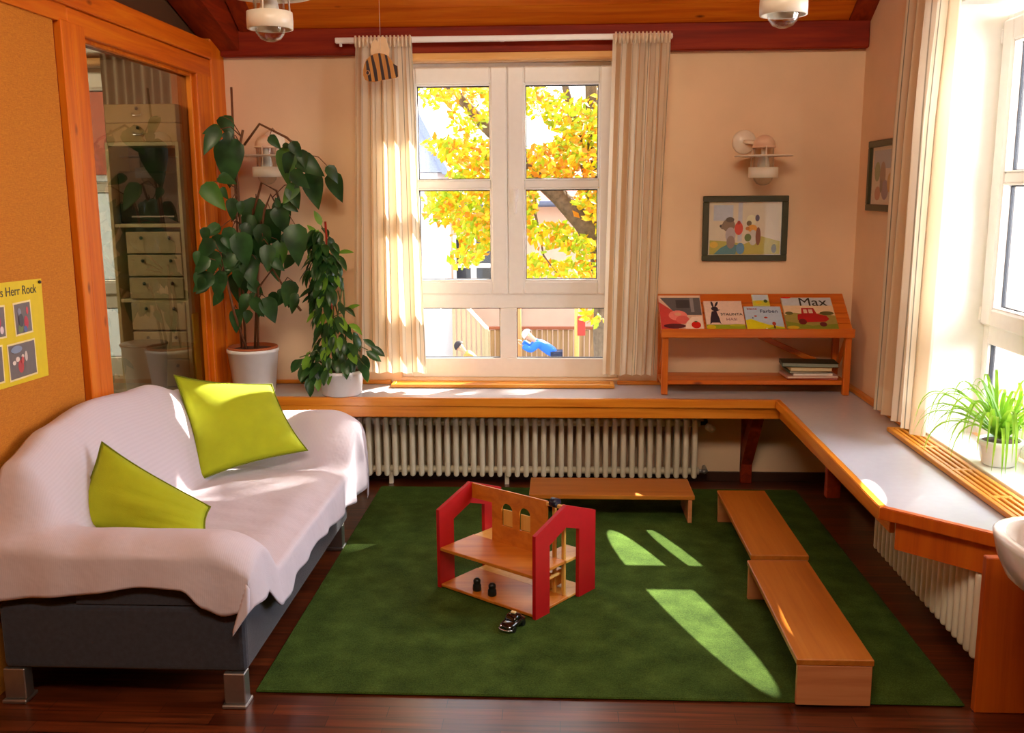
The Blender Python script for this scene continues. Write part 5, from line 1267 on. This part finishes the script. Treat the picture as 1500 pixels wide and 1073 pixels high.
def child(label, head, chest, pelvis, knees, feet, elbows, wrists, jm, tm, hat, face):
    h, c, p = Vector(head), Vector(chest), Vector(pelvis); nk = h.lerp(c, .62); fd = Vector(face).normalized(); upv = (h - nk).normalized()
    sw = Vector((0, .10, 0)); J = {'p': (p, .085), 'm': (p.lerp(c, .5), .09), 'c': (c, .095), 'n': (nk, .042), 'h0': (h - upv*.045, .058), 'h': (h + upv*.01, .082), 'h1': (h + upv*.065, .058)}
    E_ = [('p', 'm'), ('m', 'c'), ('c', 'n'), ('n', 'h0'), ('h0', 'h'), ('h', 'h1')]
    for i, s in ((0, -1), (1, 1)):
        sh = c + sw*s + (nk - c)*.3; J['s%d' % i] = (sh, .045); J['e%d' % i] = (Vector(elbows[i]), .033); J['w%d' % i] = (Vector(wrists[i]), .022); E_ += [('c', 's%d' % i), ('s%d' % i, 'e%d' % i), ('e%d' % i, 'w%d' % i)]
        hp_ = p + Vector((0, .07*s, -.02)); J['k%d' % i] = (Vector(knees[i]), .048); J['f%d' % i] = (Vector(feet[i]), .032); J['t%d' % i] = (Vector(feet[i]) + Vector((fd.x, 0, 0)).normalized()*.13 - Vector((0, 0, .03)), .03); J['hp%d' % i] = (hp_, .065)
        E_ += [('p', 'hp%d' % i), ('hp%d' % i, 'k%d' % i), ('k%d' % i, 'f%d' % i), ('f%d' % i, 't%d' % i)]
    body = skin('person', J, E_, 'p', M_SKIN); tag(body, label, 'person', 'children playing in the yard')
    def wear(nm, keys, grow, m, root):
        JJ = {k: (J[k][0], J[k][1] + grow) for k in keys}; return skin(nm, JJ, [e_ for e_ in E_ if e_[0] in keys and e_[1] in keys], root, m, body)
    JJ = dict(J); 
    wear('jacket', ['m', 'c', 's0', 's1', 'e0', 'e1', 'w0', 'w1', 'p', 'n'], .034, jm, 'c')
    wear('trousers', ['p', 'hp0', 'hp1', 'k0', 'k1', 'f0', 'f1'], .022, tm, 'p')
    wear('shoes', ['f0', 't0'], .012, M_BLACK, 'f0'); wear('shoes', ['f1', 't1'], .012, M_BLACK, 'f1')
    bm = bmesh.new(); q = bmesh.ops.create_uvsphere(bm, u_segments=18, v_segments=12, radius=.1)
    z = upv; Rm = z.to_track_quat('Z', 'Y').to_matrix().to_4x4()
    bmesh.ops.delete(bm, geom=[v for v in bm.verts if v.co.z < -.005], context='VERTS')
    bmesh.ops.transform(bm, matrix=Matrix.Translation(h + upv*.028 - fd*.012) @ Rm, verts=bm.verts[:]); obj(hat[0], bm, hat[1], body, True)
    sdv = fd.cross(upv).normalized()
    for s in (-1, 1):
        bm = bmesh.new(); ball(bm, h + fd*.076 + sdv*.03*s + upv*.008, .011, 10); obj('eye', bm, plain('eye dark', '#241a18', .3), body)
        bm = bmesh.new(); ball(bm, h + sdv*.082*s, .018, 10, (.6, 1, 1)); obj('ear', bm, M_SKIN, body)
    bm = bmesh.new(); ball(bm, h + fd*.086 - upv*.014, .013, 10); obj('nose', bm, M_SKIN, body)
    bm = bmesh.new(); ball(bm, h + fd*.074 - upv*.042, .014, 10, (1, 1, .4)); obj('mouth', bm, plain('lips', '#b05c50', .5), body)
    for i in (0, 1): hand(body, wrists[i], Vector(wrists[i]) - Vector(elbows[i]), 1 if i else -1)
    return body
child('child in a blue jacket and pale cap bending forward in the yard', (-.595, 17, -.915), (-.40, 17, -1.05), (-.08, 17, -1.26), [(-.05, 16.9, -1.72), (.06, 17.1, -1.72)], [(.02, 16.9, -2.30), (.18, 17.1, -2.30)],
      [(-.54, 16.86, -1.16), (-.54, 17.14, -1.14)], [(-.69, 16.9, -1.08), (-.70, 17.1, -1.04)], plain('blue jacket', '#1c6cd0', .6, var=.1), plain('dark blue trousers', '#2c3048', .8), ('cap', plain('pale cap', '#c8ccc8', .6)), (-.95, -.1, -.25))
child('child with dark hair in orange clothes leaning over in the yard', (-1.82, 17, -1.13), (-1.66, 17, -1.27), (-1.46, 17, -1.50), [(-1.62, 16.9, -1.85), (-1.58, 17.1, -1.85)], [(-1.46, 16.9, -2.30), (-1.42, 17.1, -2.30)],
      [(-1.74, 16.88, -1.42), (-1.74, 17.12, -1.40)], [(-1.90, 16.9, -1.46), (-1.90, 17.1, -1.44)], plain('orange jacket', '#e88c38', .6, var=.1), plain('tan trousers', '#b08a60', .8), ('hair', plain('dark hair', '#2a2022', .7)), (-.95, -.1, -.3))

# autumn tree seen through the back window
LM = [leafmat('autumn leaf yellow', '#d8b010', '#e8cc24', .4, .5), leafmat('autumn leaf yellow green', '#90b018', '#b8c824', .4, .5), leafmat('autumn leaf orange', '#d88818', '#e49c2c', .4, .5)]
M_BARK = plain('grey brown bark', '#6a5a48', .95, var=.3, nscale=20, bump=.4, bscale=40)
def leafquad(bm, c, s, mi, rn):
    a = Vector((rn.gauss(0, 1), rn.gauss(0, 1), rn.gauss(0, 1))).normalized(); b = a.orthogonal().normalized(); q = a.cross(b)
    v = [bm.verts.new(c - a*s), bm.verts.new(c + b*s*.62 + q*s*.12), bm.verts.new(c + a*s), bm.verts.new(c - b*s*.62 + q*s*.12)]
    f = bm.faces.new((v[0], v[1], v[2])); f.material_index = mi; f = bm.faces.new((v[0], v[2], v[3])); f.material_index = mi
rn = random.Random(5)
tr = thing('autumn_tree', 'yellow leaved autumn tree with grey branches right outside the back window', 'tree', (.5, 11, GZ))
bm = bmesh.new()
tube(bm, [(.62, 11.1, GZ), (.52, 11.05, -1.0), (.46, 11, .2), (.42, 11, 1.1), (.38, 11, 1.7), (.33, 11, 2.6), (.28, 11.1, 3.8), (.2, 11.1, 5.0)], [.15, .11, .10, .10, .08, .07, .05, .02], 12)
tube(bm, [(.42, 11, .98), (.25, 10.95, 1.26), (-.02, 10.95, 1.55), (-.20, 10.95, 1.70), (-.50, 10.9, 1.99), (-.80, 10.9, 2.28), (-1.18, 10.9, 2.70), (-1.6, 10.8, 3.2)], [.12, .115, .10, .085, .075, .065, .05, .02], 10)
tube(bm, [(.38, 11, 1.5), (.26, 11.05, 1.95), (.16, 11.05, 2.25), (.08, 11.1, 2.6), (-.1, 11.1, 3.3)], [.08, .06, .055, .045, .015], 8)
tube(bm, [(-.25, 10.95, 1.75), (-.45, 11.1, 1.60), (-.75, 11.2, 1.45), (-1.15, 11.3, 1.35)], [.04, .025, .018, .008], 6)
tube(bm, [(.42, 11, 1.2), (.6, 11.1, 1.7), (.9, 11.1, 2.3)], [.08, .06, .02], 8); tube(bm, [(-.3, 10.95, 1.8), (-.30, 10.9, 1.4), (-.2, 10.9, .9), (-.05, 10.9, .7)], [.03, .018, .012, .006], 6)
obj('trunk', bm, M_BARK, tr, True)
bm = bmesh.new()
for i, (x, z, a, b) in enumerate(CL):
    dens = .55 if i in (1, 2) else 1.0
    for k in range(int(2100 * a * b * PI * dens) + 8):
        t_ = rn.uniform(0, 2*PI); r_ = math.sqrt(rn.random())
        c = Vector((x + a*1.1*r_*math.cos(t_), 11 + rn.uniform(-.7, .7), z + b*1.1*r_*math.sin(t_)))
        mi = rn.choices((0, 1, 2), (.48, .38, .14) if i not in (14, 15, 3, 0) else (.5, .12, .38))[0]
        leafquad(bm, c, rn.uniform(.035, .065), mi, rn)
for k in range(900):      # the crown above the window's view
    c = Vector((rn.gauss(-.2, .9), 11 + rn.gauss(0, .6), rn.uniform(2.95, 5.2)))
    leafquad(bm, c, rn.uniform(.05, .09), rn.choices((0, 1, 2), (.55, .3, .15))[0], rn)
obj('foliage', bm, LM, tr, recalc=False)
# unseen tree added only to keep the sun off the windows
t2 = thing('autumn_tree', 'tall tree added out of view to the right to shade the windows', 'tree', (6.3, 11, GZ))
bm = bmesh.new(); tube(bm, [(7.3, 11.4, GZ), (7.3, 11.3, 3), (7.4, 11.2, 6), (7.5, 11.0, 9)], [.3, .25, .18, .05], 12)
for k in range(9):
    a = k * .7; tube(bm, [(7.3, 11.25, 4.5 + k*.4), (7.5 + 1.0*math.cos(a), 11.2 + .8*math.sin(a), 6 + k*.4), (7.6 + 1.6*math.cos(a), 11.2 + 1.2*math.sin(a), 7 + k*.4)], [.1, .06, .02], 6)
obj('trunk', bm, M_BARK, t2, True)
bm = bmesh.new(); cc = 0
while cc < 11000:
    p = Vector((rn.uniform(-1, 1), rn.uniform(-1, 1), rn.uniform(-1, 1)))
    if p.length > 1: continue
    c = Vector((7.0 + p.x*3.2, 11.2 + p.y*1.6, 8.8 + p.z*3.4))
    t_ = c.y - 5.35
    if c.x - .85 * t_ < -.27 and c.z - .98 * t_ < 2.6: continue  # crown shaped for the light: gap lets sun into the left casement
    leafquad(bm, c, rn.uniform(.09, .15), rn.choices((0, 1, 2), (.55, .3, .15))[0], rn); cc += 1
obj('foliage', bm, LM, t2, recalc=False)
# pale building seen through the side window
sb_ = thing('side_building', 'pale grey building seen through the side window', 'building', (11, 8, GZ))
obj('wall', box(12, 18, -2, 12, GZ, .6, bev=0), plain('pale grey render', '#c8ccc8', .9), sb_)
bm = bmesh.new(); prism(bm, [(11.7, .605), (18.3, .605), (15, 2.0)], 1, -2.3, 12.3); obj('roof', bm, M_TILE, sb_)
struct('ground.001', box(1.97, 40, -20, 5.55, GZ-.2, GZ, bev=0), MATS['yard gravel and grass'])

# ------------------------------------------------------------------ light
def aim(o, d): o.rotation_euler = Vector(d).to_track_quat('-Z', 'Y').to_euler()
def light(name, typ, loc, d, energy, col=(1, 1, 1), **kw):
    l = bpy.data.lights.new(name, typ); l.energy = energy; l.color = col
    for k, v in kw.items(): setattr(l, k, v)
    o = bpy.data.objects.new(name, l); COL.objects.link(o); o.location = loc; aim(o, d); return o
SUN = Vector((-.85, -1, -.98)).normalized()
light('sun', 'SUN', (8, 12, 14), SUN, 24.0, (1, .93, .80), angle=.009)
# area lamps added as fill, none with a fixture of its own
light('side_window_fill', 'AREA', (2.75, 3.3, 1.80), (-1, 0, -.10), 205, (.88, .93, 1.0), shape='RECTANGLE', size=2.4, size_y=1.7)  # lamp added outside the side window to boost its daylight
light('warm_room_fill', 'AREA', (0, .4, 3.30), (0, 1, -.38), 66, (1, .82, .62), shape='RECTANGLE', size=1.8, size_y=.5)  # no lamp hangs here: warm fill added to brighten the room
light('annex_fill', 'AREA', (-3.4, 3.6, 2.75), (.3, .2, -1), 110, (1, .92, .8), shape='RECTANGLE', size=1.0, size_y=1.0)  # unseen lamp added to brighten the room next door
# narrow spots added outside the windows, drawing sun patches on rug, counter and grille
def patch_spot(name, loc, A, B, wid, energy):
    loc = Vector(loc); A = Vector(A); B = Vector(B); a = (A - loc).normalized(); b = (B - loc).normalized()
    d = (a + b).normalized(); half = a.angle(b) / 2
    o = light(name, 'SPOT', loc, d, energy, (1, .95, .78), spot_size=2*half, spot_blend=.10, shadow_soft_size=.006)
    ez = -d; ex = (a.cross(b)).normalized(); ey = ez.cross(ex)
    o.rotation_euler = Matrix(((ex.x, ey.x, ez.x), (ex.y, ey.y, ez.y), (ex.z, ey.z, ez.z))).to_euler()
    dist = ((A + B) / 2 - loc).length
    o.scale = ((wid / 2 / dist) / math.tan(half), 1, 1)
    return o
patch_spot('sun_patch_spot', (-.39, 6.35, 2.75), (.235, 4.40, 0), (.70, 2.84, 0), .19, 4200)
patch_spot('sun_patch_spot', (-.39, 6.35, 2.75), (.41, 4.44, 0), (.65, 3.78, 0), .065, 3400)
patch_spot('sun_patch_spot', (2.45, 4.05, 2.25), (1.125, 3.48, .55), (1.085, 3.17, .55), .055, 1500)
patch_spot('sun_patch_spot', (2.45, 4.05, 2.35), (1.53, 3.78, .57), (1.51, 3.42, .57), .09, 1500)

w = bpy.data.worlds.new('sky'); S.world = w; w.use_nodes = True
nt = w.node_tree; nt.nodes.clear()
out = nt.nodes.new('ShaderNodeOutputWorld'); bg = nt.nodes.new('ShaderNodeBackground')
sky = nt.nodes.new('ShaderNodeTexSky'); sky.sky_type = 'NISHITA'; sky.sun_disc = False
sky.sun_elevation = math.radians(38); sky.sun_rotation = math.atan2(.75, 1); sky.air_density = 1.2; sky.dust_density = 3.0
# bright broken cloud over the blue
tc = nt.nodes.new('ShaderNodeTexCoord'); mp = nt.nodes.new('ShaderNodeMapping'); mp.inputs['Scale'].default_value = (1.6, 1.6, 4)
nz = nt.nodes.new('ShaderNodeTexNoise'); nz.inputs['Scale'].default_value = 2.2; nz.inputs['Detail'].default_value = 6
rp = ramp(nt, [(.42, (0, 0, 0, 1)), (.56, (1, 1, 1, 1))]); mx = nt.nodes.new('ShaderNodeMix'); mx.data_type = 'RGBA'
L(nt, tc.outputs['Generated'], mp.inputs[0]); L(nt, mp.outputs[0], nz.inputs['Vector']); L(nt, nz.outputs['Fac'], rp.inputs['Fac'])
sc_ = nt.nodes.new('ShaderNodeMix'); sc_.data_type = 'RGBA'; sc_.blend_type = 'MULTIPLY'; sc_.inputs['Factor'].default_value = 1
SKY = .6
sc_.inputs['B'].default_value = (SKY, SKY, SKY, 1)
L(nt, sky.outputs[0], sc_.inputs['A'])
mx.inputs['B'].default_value = (4.2, 4.35, 4.6, 1)
L(nt, rp.outputs[0], mx.inputs['Factor']); L(nt, sc_.outputs['Result'], mx.inputs['A'])
L(nt, mx.outputs['Result'], bg.inputs['Color']); L(nt, bg.outputs[0], out.inputs[0])

vs = S.view_settings; S.display_settings.display_device = 'sRGB'
vs.view_transform = 'Standard'; vs.look = 'None'; vs.exposure = 0.24; vs.gamma = 1.0; vs.use_curve_mapping = False
cy = S.cycles; cy.max_bounces = 10; cy.diffuse_bounces = 5; cy.glossy_bounces = 4; cy.transparent_max_bounces = 16; cy.transmission_bounces = 6
cy.use_denoising = True; cy.sample_clamp_indirect = 6; cy.caustics_reflective = False; cy.caustics_refractive = False
for o in bpy.data.objects:
    if '_off' in o: del o['_off']
